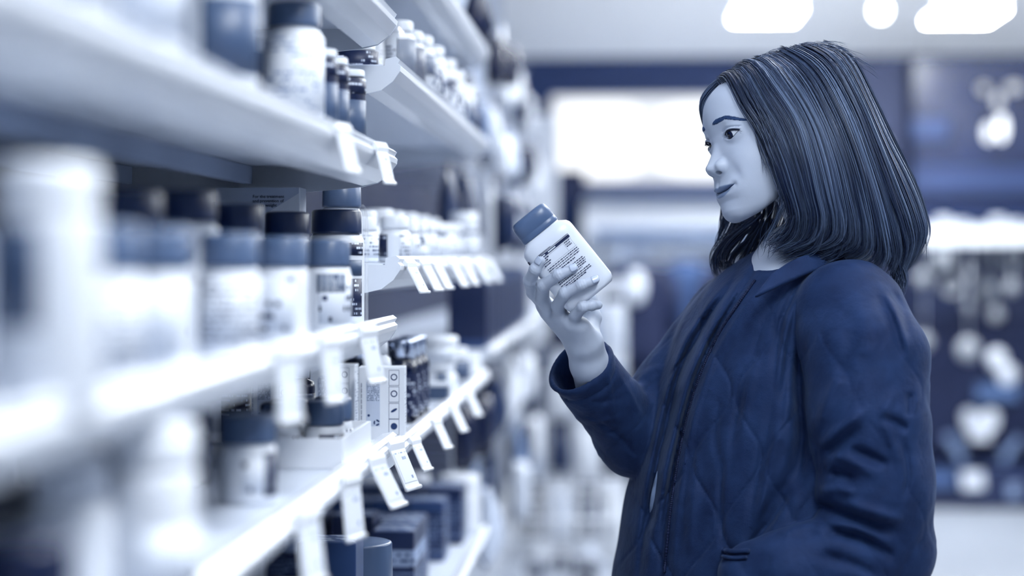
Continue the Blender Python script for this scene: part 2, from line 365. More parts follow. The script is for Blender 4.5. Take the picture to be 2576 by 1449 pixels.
for i, px in enumerate((792, 822, 868)):
    x = -.342; jar('supplement_bottle', 'dark banded bottle with a pale lid, %s of three on the upper near shelf' % ORD[i], x, yat(px, x), z, .0235, .098, OFFW, INKY, blk, ch=.009, cr_=.0225, neck=.001, cat='bottle', shoulder=.003)
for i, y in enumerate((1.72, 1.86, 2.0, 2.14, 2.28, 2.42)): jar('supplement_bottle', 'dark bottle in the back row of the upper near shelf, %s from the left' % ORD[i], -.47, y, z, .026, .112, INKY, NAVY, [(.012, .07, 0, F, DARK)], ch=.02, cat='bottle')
# ---- near bay, shelf with the blue-capped jars
z = Z['nm'] + .0005
for i, (px, r) in enumerate(((238, .027), (378, .0275), (570, .0260), (705, .0262), (822, .0262))):
    x = -.337; y = yat(px, x)
    lab = [[(.012, .066, -95, 40, PR1)], [(.012, .066, -120, 0, OFFW)], [(.012, .070, -160, -110, DARK), (.012, .066, -100, 30, PR1)], [(.012, .066, -130, -20, PR3)], [(.010, .066, -70, 30, PR3), (.045, .066, -75, 0, MID)]][i]
    jar('supplement_jar', 'short blue-lidded white jar in the front row, %s of five from the left' % ORD[i], x, y, z, r, .105, BLUE, WHT, lab, ch=.030, cr_=r * .96, neck=.002)
for i, (px, r, h, dx) in enumerate(((310, .031, .140, 0), (460, .031, .148, 0), (590, .030, .142, 0), (716, .030, .141, 0), (842, .0365, .147, .04))):  # lids of the back row take a darker colour for their shade
    x = -.412 + dx; lab = [(.006, .100, -100, 10, PR3)] if i < 4 else [(.088, .104, -70, 20, PR2), (.062, .082, -35, 15, MID), (.010, .058, -35, 15, PR2), (.010, .058, -110, -45, PR3)]
    jar('supplement_jar', ['tall navy-lidded white jar behind the short jars, %s from the left' % ORD[i], 'tall white jar with dark label blocks at the end of the blue-capped row'][i == 4], x + dx * 0, yat(px, x), z, r, h, NAVY, WHT, lab, ch=.031, cr_=r * .90, neck=.002)
for i, y in enumerate((1.25, 1.40, 1.55, 1.70, 1.85, 2.0)): jar('supplement_jar', 'navy-capped jar in the shaded back row of the middle shelf, %s from the left' % ORD[i], -.50, y, z, .031, .142, INKY, OFFW, ch=.034, neck=.002)  # cap colour darkened for the shade at the back
jar('supplement_jar', 'white jar with a blue lid standing behind the clear plastic edge', -.386, 2.595, Z['fm'] + .0005, .028, .106, BLUE, WHT, ch=.030, cr_=.0265)
b = MB(); b.tube([(0, 0, 0), (0, 0, .11), (0, -.004, .135), (0, -.015, .148), (0, -.04, .152)], .0022, 8); o = b.build('plastic_edge', M_clear, None, (-.338, 2.4955, z)); tag(o, 'bent clear plastic edge beside the blue-lidded jar', 'plastic edge')
t = carton('slimming_carton', 'pale carton printed with a treatment claim, behind the navy lids', -.472, 2.462, z, .11, .05, .176, OFFW, (), cat='box')
b = MB(); b.prism([(-.054, .10), (.005, .138), (.054, .168), (.054, .175), (-.054, .175)], -.0262, -.0256); b.build('pale_panel', mat('pale_blue_print', .72, .5, .3), t)
text_mesh('For the treatment\nand prevention of\nexcess weight', .0056, 'printed_text', INKY, t, (-.006, -.0266, .158), (math.pi / 2, 0, 0), align='LEFT')
b = MB(); b.lathe([(0, 0), (.045, 0), (.05, .03), (.05, .10), (.042, .14), (.030, .150), (0, .150)], 20, sy=.45); o = b.build('foil_pouch', mat('foil', .62, .18, .8, .6), None, (-.60, 2.44, z)); tag(o, 'shiny foil pouch beside the carton behind the navy lids', 'pouch')
# big blurred bottle at the left edge
t = jar('supplement_bottle', 'big blurred white bottle at the left edge on the middle shelf', -.318, yat(100, -.318), z, .029, .135, WHT, WHT, [(.045, .100, -160, -48, MID)], ch=.024, cr_=.028, neck=.002, cat='bottle')
# ---- near bay, lower shelf
z = Z['nl'] + .0005
jar('supplement_bottle', 'big blurred white bottle in the lower left foreground', -.322, yat(372, -.322), z, .031, .125, WHT, WHT, [(.01, .055, -60, 50, OFFW)], ch=.028, cr_=.030, cat='bottle')
jar('supplement_jar', 'white jar with a blue lid standing alone on the lower near shelf', -.366, yat(616, -.366), z, .0285, .086, BLUE, WHT, [(.012, .046, -55, 10, PR3), (.008, .05, -12, 30, DARK)], ch=.028, cr_=.0275, neck=.002)
jar('supplement_jar', 'dark-lidded jar at the lower left corner, blurred', -.335, yat(40, -.335), z, .030, .080, INKY, NAVY, ch=.03)
jar('supplement_jar', 'pale jar beside the dark-lidded one at the lower left, blurred', -.37, yat(160, -.37), z, .030, .105, OFFW, WHT, ch=.028)
jar('supplement_bottle', 'navy bottle between the two big blurred white bottles', -.40, yat(250, -.40), z, .030, .070, INKY, NAVY, ch=.025, cat='bottle')
ty = 2.26
b = MB(); b.box(-.055, .055, -.12, .12, 0, .004); b.box(.051, .055, -.12, .12, .004, .034); b.box(-.055, -.051, -.12, .12, .004, .034); b.box(-.051, .051, -.12, -.116, .004, .034); b.box(-.051, .051, .116, .12, .004, .034)
o = b.build('display_tray', mat('white_card', .93, .6, .2), None, (-.372, ty, z)); tag(o, 'white card tray holding blue-lidded jars on the lower near shelf', 'tray')
for i, (x, y) in enumerate(((-.352, ty - .035), (-.352, ty + .035), (-.400, ty - .06), (-.400, ty + .0), (-.400, ty + .06))):
    jar('balm_jar', ['white jar with a wide blue lid at the front of the tray, nearer one', 'white jar with a wide blue lid at the front of the tray, farther one', 'blue-lidded jar at the back of the tray, nearest', 'blue-lidded jar at the back of the tray, middle', 'blue-lidded jar at the back of the tray, farthest'][i], x, y, z + .0045, .0235, .066, BLUE, WHT, [(.008, .028, -60, 40, PR2 if i == 0 else PR3)], ch=.028, cr_=.0232, neck=.001)
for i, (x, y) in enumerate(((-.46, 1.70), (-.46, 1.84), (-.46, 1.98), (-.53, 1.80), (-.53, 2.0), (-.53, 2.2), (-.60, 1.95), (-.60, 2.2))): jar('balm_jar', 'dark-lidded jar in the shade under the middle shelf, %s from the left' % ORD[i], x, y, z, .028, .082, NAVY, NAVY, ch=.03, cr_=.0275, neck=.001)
def spray_bottle(label, x, y, z, body, h=.115, r=.019):
    key = ('spray', body.name, h, r)
    if key in CACHE: return dup(CACHE[key], (x, y, z), None, label, 'spray bottles')
    t = thing('spray_bottle', label, 'bottle', (x, y, z), 0, 'spray bottles'); CACHE[key] = t
    b = MB(); b.lathe([(0, 0), (r - .002, 0), (r, .002), (r, h * .62), (r * .9, h * .68), (r * .5, h * .71), (r * .5, h * .74), (0, h * .74)], 28); b.build('body', body, t)
    b = MB(); b.lathe([(0, h * .72), (r * .62, h * .72), (r * .62, h * .82), (r * .4, h * .84), (r * .40, h * .99), (r * .36, h), (0, h)], 24); b.build('cap', WHT, t)
    b = MB(); b.lathe([(r + .0004, h * .12), (r + .0004, h * .55)], 28); b.build('label_sleeve', PR2 if body is not WHT else PR1, t); return t
spray_bottle('white-capped dark spray bottle behind the tray, nearer', -.56, 2.42, z, INKY); spray_bottle('white-capped dark spray bottle behind the tray, farther', -.50, 2.44, z, INKY); spray_bottle('white-capped dark spray bottle behind the tray, next to the carton', -.42, 2.46, z, INKY)
# ---- near bay, lowest shelf: only what shows under the lower shelf
z = Z['nb'] + .0005
jar('protein_tub', 'tall tub with a wide blue lid under the lower near shelf', -.365, yat(888, -.365), z, .052, .214, BLUE, OFFW, [(.02, .15, 0, F, MID)], ch=.05, cr_=.052, neck=.002, cat='tub')
jar('protein_tub', 'dark tub under the lower near shelf, left of the blue lid', -.40, yat(705, -.40), z, .06, .215, NAVY, NAVY, ch=.05, cr_=.058, cat='tub')
BX1 = printed('box_print', .20, .55, .008, .55, .004); BX2 = printed('box_print_pale', .62, .2, .010, .5, .006); BXT = printed('box_top_print', .34, .82, .009, .55, .014, axis='Y')
NVB = mat('navy_card', .18, .4, .4); BLB = mat('blue_card', .33, .4, .4)
carton('supplement_box', 'tall blue carton right behind the wide blue lid', -.375, 2.47 - .045, z, .075, .07, .238, BLB, ((.03, .17, BX1),), top=BXT)
# ---- far bay, shelf of white jars
z = Z['fu'] + .0005
lb = [(.010, .052, -58, 50, MID), (.010, .054, -110, -60, PR1)]
for i, (y, x, r, h, lab, capm) in enumerate(((2.70, -.380, .030, .050, [(.006, .034, 0, F, PR2)], WHT), (2.90, -.342, .0235, .078, lb, WHT), (2.99, -.335, .0225, .074, [(.010, .05, 0, F, NAVY)], WHT), (3.18, -.342, .026, .085, [(.045, .056, 0, F, MID)], WHT),
                                      (3.30, -.335, .026, .082, [(.012, .05, -90, 30, PR1)], WHT), (3.62, -.345, .029, .090, [(.050, .058, 0, F, PR2), (.01, .045, -90, 40, PR1)], WHT), (3.82, -.345, .029, .088, [(.012, .05, -90, 30, PR3)], WHT), (4.06, -.345, .027, .082, [(.012, .045, -90, 30, MID)], WHT))):
    if i: h *= 1.32; lab = [(q[0], q[1] * 1.42) + tuple(q[2:]) for q in lab]
    jar('pill_bottle', ['low round tin with a dark band, near end of the far upper shelf', 'white pill bottle with a big dark label panel, far upper shelf', 'navy-labelled bottle right behind the dark-panelled one', 'white bottle with a narrow blue band, fourth on the far upper shelf',
        'white bottle with small print, fifth on the far upper shelf', 'white jar with a dark band below its lid, far upper shelf', 'white jar second from the far end of the far upper shelf', 'white jar with a blue label at the far end of the far upper shelf'][i], x, y, z, r, h, capm, WHT, lab, ch=min(.018, h * .3), ribs=1, cat='bottle')
for i, (y, x) in enumerate(((2.80, -.42), (2.95, -.42), (3.12, -.42), (3.3, -.42), (3.5, -.42))): jar('pill_bottle', 'white bottle, back row of the far upper shelf, %s from the near end' % ORD[i], x, y, z, .0245, .125, WHT, WHT, [(.01, .08, -90, 40, PR1)], ch=.018, ribs=1, cat='bottle')
# ---- far bay, eye-level shelf
z = Z['fm'] + .0005
specs = [(2.86, -.345, .0245, .070, [(.008, .042, -120, -75, PR2), (.008, .042, -30, 20, PR1)]), (3.02, -.345, .022, .066, [(.008, .042, -100, 30, PR3)]), (3.15, -.345, .022, .068, [(.030, .044, -60, -10, MID), (.008, .028, -80, 20, PR3)]),
         (3.30, -.345, .023, .070, [(.008, .046, -90, 30, PR3)]), (3.46, -.345, .024, .072, [(.008, .046, -90, 30, PR3), (.046, .054, -60, 20, MID)]), (3.62, -.345, .024, .074, [(.008, .046, -90, 30, PR3)]), (3.80, -.345, .0245, .076, [(.01, .05, -90, 20, PR1), (.052, .062, 0, 80, MID)])]
for i, (y, x, r, h, lab) in enumerate(specs): jar('pill_bottle', 'white pill bottle, front row of the eye-level far shelf, %s from the near end' % ORD[i], x, y, z, r, h, WHT, WHT, lab, ch=.019, cr_=r * .86, ribs=1, cat='bottle')
jar('pill_bottle', 'big white bottle with a grey stripe closing the eye-level far shelf', -.345, 4.12, z, .033, .108, WHT, WHT, [(.060, .068, -100, 40, MID), (.01, .055, -90, 40, PR1)], ch=.030, cr_=.031, cat='bottle')
for i, (y, x, r, h) in enumerate(((2.668, -.392, .021, .078), (2.74, -.375, .021, .066), (2.80, -.42, .030, .088), (2.98, -.41, .026, .082), (3.18, -.41, .028, .090), (3.36, -.41, .026, .090), (3.56, -.41, .028, .092), (3.78, -.41, .028, .092), (3.98, -.41, .028, .090))):
    jar('pill_bottle', 'white-capped bottle, back row of the eye-level far shelf, %s from the near end' % ORD[i], x, y, z, r, h, WHT, WHT, [(.008, h * .6, -90, 30, PR1)], ch=.02, ribs=1, cat='bottle')
# ---- far bay, shelf with the printed carton
z = Z['fl'] + .0005
def icon(b, cx, cz, r, y, kind):
    n = 20
    def ring(c, d, r0, r1, a0=0, a1=6.2832, m=16):
        vs = []; fs = []
        for i in range(m + 1):
            a = a0 + (a1 - a0) * i / m
            vs += [(c + r0 * math.cos(a), y, d + r0 * math.sin(a)), (c + r1 * math.cos(a), y, d + r1 * math.sin(a))]
        for i in range(m): fs.append((2 * i, 2 * i + 2, 2 * i + 3, 2 * i + 1))
        b.add(vs, fs)
    if kind == 'frame':
        for x0, x1, z0, z1 in ((-r, r, r * 1.5 - .0004, r * 1.5), (-r, r, -r * 1.5, -r * 1.5 + .0004), (-r, -r + .0004, -r * 1.5, r * 1.5), (r - .0004, r, -r * 1.5, r * 1.5)):
            b.add([(cx + x0, y, cz + z0), (cx + x1, y, cz + z0), (cx + x1, y, cz + z1), (cx + x0, y, cz + z1)], [(0, 1, 2, 3)])
    if kind == 'ring': ring(cx, cz, r * .72, r)
    if kind == 'disc': ring(cx, cz, 0, r)
    if kind == 'recycle':
        for k in range(3): ring(cx, cz, r * .5, r, k * 2.0944 + .25, k * 2.0944 + 1.75, 6)
    if kind == 'leaf':
        vs = [(cx, y, cz)]; m = 14
        for i in range(m + 1):
            a = i / m * 2 * math.pi; vs.append((cx + r * math.cos(a) * .9 + r * .2 * math.sin(a), y, cz + r * .5 * math.sin(a) + r * .35 * math.cos(a)))
        b.add(vs, [(0, i, i + 1) for i in range(1, m + 1)])
def printed_carton(x, y, label, rz):
    w_, d_, h_ = .064, .040, .104
    t = carton('spray_carton', label, x, y, z, w_, d_, h_, WHT, (), rz, group='printed spray cartons')
    if len(t.children) > 1: return t
    f = -d_ / 2 - .0003
    b = MB()                                    # the picture of the bottle
    r = .0095; cx = -.012
    vs = [(cx - r, f, .022), (cx + r, f, .022)] + [(cx + r * math.cos(a), f, .080 + r * math.sin(a)) for a in np.linspace(0, math.pi, 12)]
    b.add(vs, [tuple(range(len(vs)))]); b.build('bottle_picture', mat('picture_grey', .78, .5, .3), t)
    b = MB(); vs = [(cx - r * .9, f - .0002, .056), (cx + r * .9, f - .0002, .056)] + [(cx + r * .9 * math.cos(a), f - .0002, .079 + r * .9 * math.sin(a)) for a in np.linspace(0, math.pi, 12)]
    b.add(vs, [tuple(range(len(vs)))]); b.build('text_panel', printed('panel_print', .80, .35, .0022, .75, .0016), t)
    b = MB(); k = f - .0004
    icon(b, cx - .007, .026, .0016, k, 'leaf'); icon(b, cx - .006, .037, .0018, k, 'disc'); icon(b, cx + .005, .027, .0044, k, 'recycle')
    for i, (cz, kd) in enumerate(((.090, 'ring'), (.067, 'ring'), (.044, 'leaf'), (.022, 'disc'), (.006, 'ring'))):
        icon(b, .017, cz, (.0046, .0046, .0048, .0046, .0026)[i], k, kd)
        if i < 4: icon(b, .017, cz - .001, .0072, k, 'frame')
    b.build('icons', mat('icon_ink', .30, .5, .3), t)
    b = MB(); b.box(w_ / 2, w_ / 2 + .0003, -d_ / 2 + .004, d_ / 2 - .004, .01, h_ - .008); b.build('side_print', printed('side_print', .92, .4, .0042, .5, .0022), t)
    b = MB()
    for zz in range(40):
        q = .022 + zz * .0015
        if (zz * 7) % 5: b.box(-.0285, -.0275, f - .0002, f, q, q + .001)
    b.build('edge_print', mat('icon_ink', .3), t)
    return t
printed_carton(-.336, 2.645, 'white carton with a bottle picture and small icons, the front one', .06)
printed_carton(-.412, 2.70, 'white carton with icons standing behind the front one', .0)
printed_carton(-.490, 2.66, 'white carton with icons, third one back', .0)
spray_bottle('white pump spray standing beside the chrome-capped bottles', -.352, 2.76, z, WHT, .160, .014)
def chrome_bottle(x, y, label):
    key = 'chrome_bottle'
    if key in CACHE: return dup(CACHE[key], (x, y, z), None, label, 'chrome capped bottles')
    t = thing('glass_bottle', label, 'bottle', (x, y, z), 0, 'chrome capped bottles'); CACHE[key] = t; r = .0265
    b = MB(); b.lathe([(0, 0), (r - .003, 0), (r, .003), (r, .083), (r * .96, .090), (r * .80, .096), (r * .72, .100), (0, .100)], 40); b.build('body', GLASS, t)
    b = MB(); b.lathe([(0, .099), (r * .82, .099), (r * .82, .126), (r * .78, .128), (0, .128)], 40); b.build('cap', CHROME, t)
    b = MB()
    n = 16; vs = []; fs = []
    for i in range(n + 1):
        a = math.radians(-110 + 130 * i / n); vs += [((r + .0004) * math.cos(a), (r + .0004) * math.sin(a), .012), ((r + .0004) * math.cos(a), (r + .0004) * math.sin(a), .078)]
    for i in range(n): fs.append((2 * i, 2 * i + 2, 2 * i + 3, 2 * i + 1))
    b.add(vs, fs, 0, True); o = b.build('label_sleeve', PR2, t); return t
for i, (x, y) in enumerate(((-.345, 2.95), (-.345, 3.03), (-.345, 3.11), (-.405, 2.92), (-.405, 3.00), (-.405, 3.08), (-.465, 2.85), (-.465, 2.95), (-.46, 3.05))):
    chrome_bottle(x, y, 'dark glass bottle with a chrome cap, %s column, %s from the near end' % (('front', 'middle', 'back')[i // 3], ORD[i % 3]))
jar('balm_jar', 'white jar with blue panels beyond the chrome-capped bottles, lower one', -.350, 3.55, z, .040, .060, WHT, WHT, [(.008, .044, -110, -80, MID), (.008, .044, -50, -20, MID)], ch=.014)
jar('balm_jar', 'white jar stacked on the one with blue panels', -.350, 3.55, z + .0605, .040, .050, WHT, WHT, [(.006, .030, -100, 0, OFFW)], ch=.018, cr_=.041)
jar('balm_jar', 'white jar beyond the stacked pair on the same shelf', -.350, 3.86, z, .038, .075, WHT, WHT, [(.01, .05, -90, 30, MID)], ch=.02)
carton('small_box', 'small white box with a blue face before the stacked jars', -.335, 3.36, z, .05, .04, .036, WHT, ((.006, .03, MID),))
jar('balm_jar', 'small white pot at the far end of the carton shelf', -.34, 4.1, z, .036, .05, WHT, WHT, ch=.018)
# ---- far bay, lowest shelf: rows of dark boxes
z = Z['fb'] + .0005; rows = [(4.03, -.338, 3, .118, .11, .080, 0), (3.80, -.355, 4, .118, .10, .072, 1), (3.50, -.365, 4, .122, .09, .070, 2)]
for ri, (y, x0, n, h, sy, sx, kk) in enumerate(rows):
    for i in range(n):
        carton('supplement_box', 'dark box, %s from the aisle in the %s row of the lowest far shelf' % (ORD[i], ('farthest', 'third', 'second')[ri]), x0 - sx / 2 - i * (sx + .003), y, z, sx, sy, h, (NVB, BLB, NVB)[kk], ((.012, h - .02, BX1),), group='dark boxes on the lowest far shelf', top=BXT)
for i, (x, y, h) in enumerate(((-.378, 3.24, .150), (-.378, 3.15, .150), (-.455, 3.22, .165), (-.535, 3.22, .165))):
    carton('supplement_box', 'dark box with pale bands, lowest far shelf, %s one of the nearest row' % ('front', 'front left', 'middle', 'inner')[i], x, y, z, .07, .085, h, NVB, ((.02, h * .55, BX1), (h * .62, h * .8, BX2)), group='banded boxes', top=BXT)
for i, (x, y) in enumerate(((-.36, 4.13), (-.47, 4.13), (-.58, 4.13))): jar('protein_tub', 'low white tub behind the farthest dark boxes, %s from the aisle' % ORD[i], x, y + .04, z, .046, .125, WHT, WHT, ch=.03, cr_=.045, cat='tub')
# ================================================================== hanging goods farther down the aisle, and the back of the shop
bay(4.26, 8.6, 2.25, 'pegboard wall and plinth beyond the shelf bays', mat('peg_panel', .12, .6, .3), -.47)
r7 = random.Random(11)
def pack_proto(kind, w_, h_, d_, m, m2):
    key = ('pack', kind, w_, h_, d_, m.name, m2.name)
    if key in CACHE: return CACHE[key], False
    t = thing('hanging_pack', '', 'pack'); CACHE[key] = t; b = MB()
    if kind == 'bag':                                     # a soft bag, pinched at the top
        n = 20; vs = []; fs = []; L = 9
        for j in range(L):
            v = j / (L - 1); th = d_ * (math.sin(math.pi * min(1, v * 1.05)) ** .6) * (1 - .35 * v); ww = w_ * (1 - .12 * math.sin(math.pi * v)) * (1 - .2 * v * v)
            for k in range(n):
                a = 2 * math.pi * k / n; vs.append((th / 2 * math.sin(a) * (1 + .1 * math.sin(3 * a + j)), ww / 2 * math.cos(a), -h_ + h_ * v))
        for j in range(L - 1):
            for k in range(n): fs.append((j * n + k, j * n + (k + 1) % n, (j + 1) * n + (k + 1) % n, (j + 1) * n + k))
        fs += [tuple(range(n))[::-1], tuple((L - 1) * n + k for k in range(n))]
        b.add(vs, fs, 0, True); b.build('bag', m, t)
        b = MB(); b.box(-.003, .003, -w_ * .4, w_ * .4, -.006, .035, .001); b.build('header_card', m2, t)
    elif kind == 'blister':
        b.box(-.0015, .0015, -w_ / 2, w_ / 2, -h_, .03, .0006); b.build('backing_card', m2, t)
        b = MB(); b.lathe([(0, 0), (.9, 0), (1, .12), (.94, .8), (.75, 1), (0, 1)], 24, sq=5)
        b.v = [(z * d_ + .002, x * w_ * .42, -h_ * .55 + y * h_ * .36) for x, y, z in b.v]; b.build('blister', m, t)
    else:                                                 # a long thin tool or toy on a card
        b.box(-.0015, .0015, -w_ / 2, w_ / 2, -h_ * .35, .03, .0006); b.build('backing_card', m2, t)
        b = MB(); b.tube([(.008, 0, .0), (.014, 0, -h_ * .4), (.014, 0, -h_ * .8), (.008, 0, -h_)], [w_ * .12, w_ * .2, w_ * .34, w_ * .22], 14); b.build('handle', m, t)
    b = MB(); b.tube([(-.30, 0, .028), (.012, 0, .028), (.018, 0, .034)], .003, 6); b.build('peg_hook', M_post, t)
    return t, True
PK = [WHT, OFFW, mat('pale_bag', .80, .35, .5), INKY, WHT, NAVY, mat('mid_bag', .55, .35, .5), INKY]
COLN = {WHT.name: 'white', OFFW.name: 'off-white', 'pale_bag': 'pale', 'mid_bag': 'grey', BLUE.name: 'blue', NAVY.name: 'navy', INKY.name: 'black'}
ROWN = {2.02: 'top', 1.78: 'second', 1.55: 'third', 1.28: 'fourth', 1.04: 'fifth', .78: 'lowest'}
n_ = 0
for zi, (zr, hs_) in enumerate(((2.02, .20), (1.78, .19), (1.55, .20), (1.04, .22), (.78, .24))):
    for yi in range(11):
        y = 4.42 + yi * .335 + (zi % 2) * .1
        kind = r7.choice(['bag', 'blister', 'bag', 'tool'] if zr > 1.2 else ['bag', 'bag', 'blister'])
        m, m2 = r7.choice(PK), r7.choice([WHT, INKY, OFFW, NAVY])
        if zr == 1.55 and yi < 4: m, m2 = (NAVY, INKY)
        w_ = r7.choice((.12, .15)); h_ = hs_ * r7.choice((.85, 1.0)); d_ = .05 if kind != 'bag' else r7.choice((.06, .09))
        t, new = pack_proto(kind, w_, h_, d_, m, m2)
        lab = '%s %s, %s row of hanging goods beyond the bays, %s from the near end' % (COLN[m.name], {'bag': 'soft bag', 'blister': 'blister pack', 'tool': 'carded handle'}[kind], ROWN[zr], ORD[yi])
        loc = (-.385 + r7.uniform(-.05, .05), y, zr)
        if new: t.location = loc; t['label'] = lab; t['group'] = 'goods on peg hooks'
        else: dup(t, loc, None, lab, 'goods on peg hooks')
# a narrow shelf with dark boxes among the hanging goods
shelf(4.30, 7.85, 1.135, 'white shelf among the hanging goods beyond the bays', ribs=False)
for i in range(12):
    carton('tall_box', 'dark upright box among the hanging goods, %s from the near end' % ORD[i], -.36, 4.45 + i * .16, 1.136, .09, .13, .185 - .006 * (i % 3), NAVY if i % 4 else BLB, ((.02, .15, DARK),), group='dark upright boxes')
# wire baskets standing at the foot of the display, with soft bags in them
def basket(y, label):
    t = thing('wire_basket', label, 'basket', (-.24, y, 0), group='wire baskets')
    b = MB(); b.box(-.20, .20, -.28, .28, .10, .115, .004); b.build('basket_floor', M_under, t)
    b = MB()
    for zz in (.12, .24, .36, .48): b.tube([(-.2, -.28, zz), (.2, -.28, zz), (.2, .28, zz), (-.2, .28, zz), (-.2, -.28, zz)], .005 if zz == .48 else .003, 6)
    for k in range(9):
        q = -.2 + .05 * k; b.tube([(q, -.28, .115), (q, -.28, .48)], .0025, 5); b.tube([(q, .28, .115), (q, .28, .48)], .0025, 5)
    for k in range(12):
        q = -.28 + .0509 * k; b.tube([(.2, q, .115), (.2, q, .48)], .0025, 5); b.tube([(-.2, q, .115), (-.2, q, .48)], .0025, 5)
    b.build('wire_grid', WHT, t)
    for sx in (-.19, .19):
        for sy in (-.27, .27):
            b = MB(); b.tube([(sx, sy, .10), (sx, sy, 0.0)], .008, 8); b.build('leg', WHT, t)
for i, y in enumerate((6.6, 7.5)): basket(y, 'white wire basket of soft bags at the foot of the hanging goods, %s one' % ('nearer', 'farther')[i])
def soft_bag(loc, s, m, label, rz, seed):
    rr = random.Random(seed); b = MB(); b.lathe([(0, 0), (.6, .02), (.95, .25), (1, .6), (.8, 1.0), (.45, 1.25), (.25, 1.32), (.34, 1.5), (0, 1.45)], 20)
    b.v = [(x * s * (1 + .10 * math.sin(5 * y + seed)), y * s * .7 * (1 + .12 * math.sin(4 * z + seed)), z * s) for x, y, z in b.v]
    o = b.build('soft_bag', m, None, loc, (rr.uniform(-.15, .15), rr.uniform(-.15, .15), rz)); tag(o, label, 'bag', 'soft bags in the baskets'); return o
for i in range(10):
    by = 6.6 if i < 5 else 7.5; k = i % 5; ox, oy = ((.10, -.16), (.10, .16), (-.10, -.16), (-.10, .16), (0, 0))[k]
    soft_bag((-.24 + ox, by + oy, .1155), .060, PK[(i * 3) % 8], '%s tied bag in the %s wire basket, %s' % (COLN[PK[(i * 3) % 8].name], ('nearer', 'farther')[i // 5], ('front near corner', 'front far corner', 'back near corner', 'back far corner', 'in the middle')[k]), i * .7, i)
# a low white board hung with bags, facing the shoppers
t = thing('display_board', 'low white board standing at the end of the aisle, hung with small bags', 'display board', (-.215, 8.372, 0))
b = MB(); b.box(-.225, .225, -.012, .012, .06, 1.26, .004); b.build('board_panel', M_white, t)
for sx in (-.2, .2):
    b = MB(); b.box(sx - .02, sx + .02, -.015, .2, 0, .06, .004); b.build('foot', M_white, t)
for ri, zr in enumerate((1.17, .90, .63, .37)):
    for ci, xx in enumerate((-.385, -.27, -.155, -.045)):
        m, m2 = PK[(ri * 5 + ci * 3) % 8], (WHT, INKY)[(ri + ci) % 2]; p_, new = pack_proto('bag', .105, .20, .06, m, m2)
        lab = '%s bag on the low white board, %s row, %s from the aisle wall' % (COLN[m.name], ('top', 'second', 'third', 'lowest')[ri], ORD[ci]); loc = (xx, 8.05, zr)
        if new: p_.location = loc; p_.rotation_euler = (0, 0, -math.pi / 2); p_['label'] = lab; p_['group'] = 'bags on the low board'
        else: dup(p_, loc, -math.pi / 2, lab, 'bags on the low board')
# white end panel of the far shelving
b = MB(); b.box(-.30, -.06, 8.62, 8.68, 0, .90, .004); b.box(-.78, -.30, 8.62, 8.68, 0, 2.0, .004); o = b.build('end_panel', M_white); tag(o, 'white stepped panel closing the far end of the hanging goods', 'end panel')
# ---- back of the shop
def bgbox(name, label, cat, px0, py0, px1, py1, d, dep, m, bev=.01, group=None, kind=None):
    """a block whose front face fills the given part of the picture at distance d"""
    a, c = P(px0, py1, d), P(px1, py0, d); b = MB(); b.box(0, c.x - a.x, 0, dep, 0, c.z - a.z, bev)
    o = b.build(name, m, None, (a.x, min(a.y, c.y), a.z)); tag(o, label, cat, group, kind); return o
bd = 11.8
a, c = P(1385, 470, bd), P(2120, 240, bd); wl, hl = c.x - a.x, c.z - a.z; yl = a.y
t = thing('light_box_sign', 'big glowing white light box on the back wall, left of the woman', 'light box', (a.x, yl, a.z))
b = MB(); b.box(0, wl, 0, .12, 0, hl, .02); b.build('case', mat('sign_white', .92, .5, .3), t); b = MB(); b.box(.01, wl - .01, -.012, .01, .01, hl - .01, .004); b.build('lit_face', emit('sign_face', (.86, .91, 1.0), .92), t)
for x0, x1 in ((.02, .31), (.36, .98)):
    b = MB(); n = 16; ww, hh = wl * (x1 - x0), hl * .86
    b.lathe([(0, 0), (1, 0), (1, .02), (0, .02)], 48, sq=5); b.v = [(wl * (x0 + x1) / 2 + x * ww / 2, -.0125 - zz * .3, hl * .5 + y * hh / 2) for x, y, zz in b.v]; b.build('lit_panel', emit('sign_light', (.93, .96, 1.0), 1.25), t)
bgbox('counter_rail', 'dark curved rail below the glowing light box', 'rail', 1400, 484, 2110, 462, 11.55, .12, M_navy)
bgbox('bracket_lamp', 'dark bracket at the left end of the rail under the light box', 'bracket', 1392, 492, 1460, 440, 11.45, .1, M_deep, .03)
bgbox('wall_display', 'white display board below the rail', 'display board', 1470, 700, 2110, 492, 11.75, .08, mat('board_white', .97, .5, .3))
for i in range(9): bgbox('folded_shirt', 'pale folded shirt in the row on the far board, %s from the left' % ORD[i], 'shirt', 1520 + i * 62, 636, 1572 + i * 62, 596, 11.6, .12, (OFFW, mat('pale_bag', .80), WHT)[i % 3], .02, 'folded shirts on the far board')
bgbox('display_ledge', 'dark ledge over the row of folded shirts', 'ledge', 1500, 590, 2110, 578, 11.45, .22, mat('ledge_grey', .55, .5))
bgbox('clothes_counter', 'dark counter front behind the hanging coats', 'counter', 1560, 1262, 2120, 880, 11.3, .5, M_deep, .02)
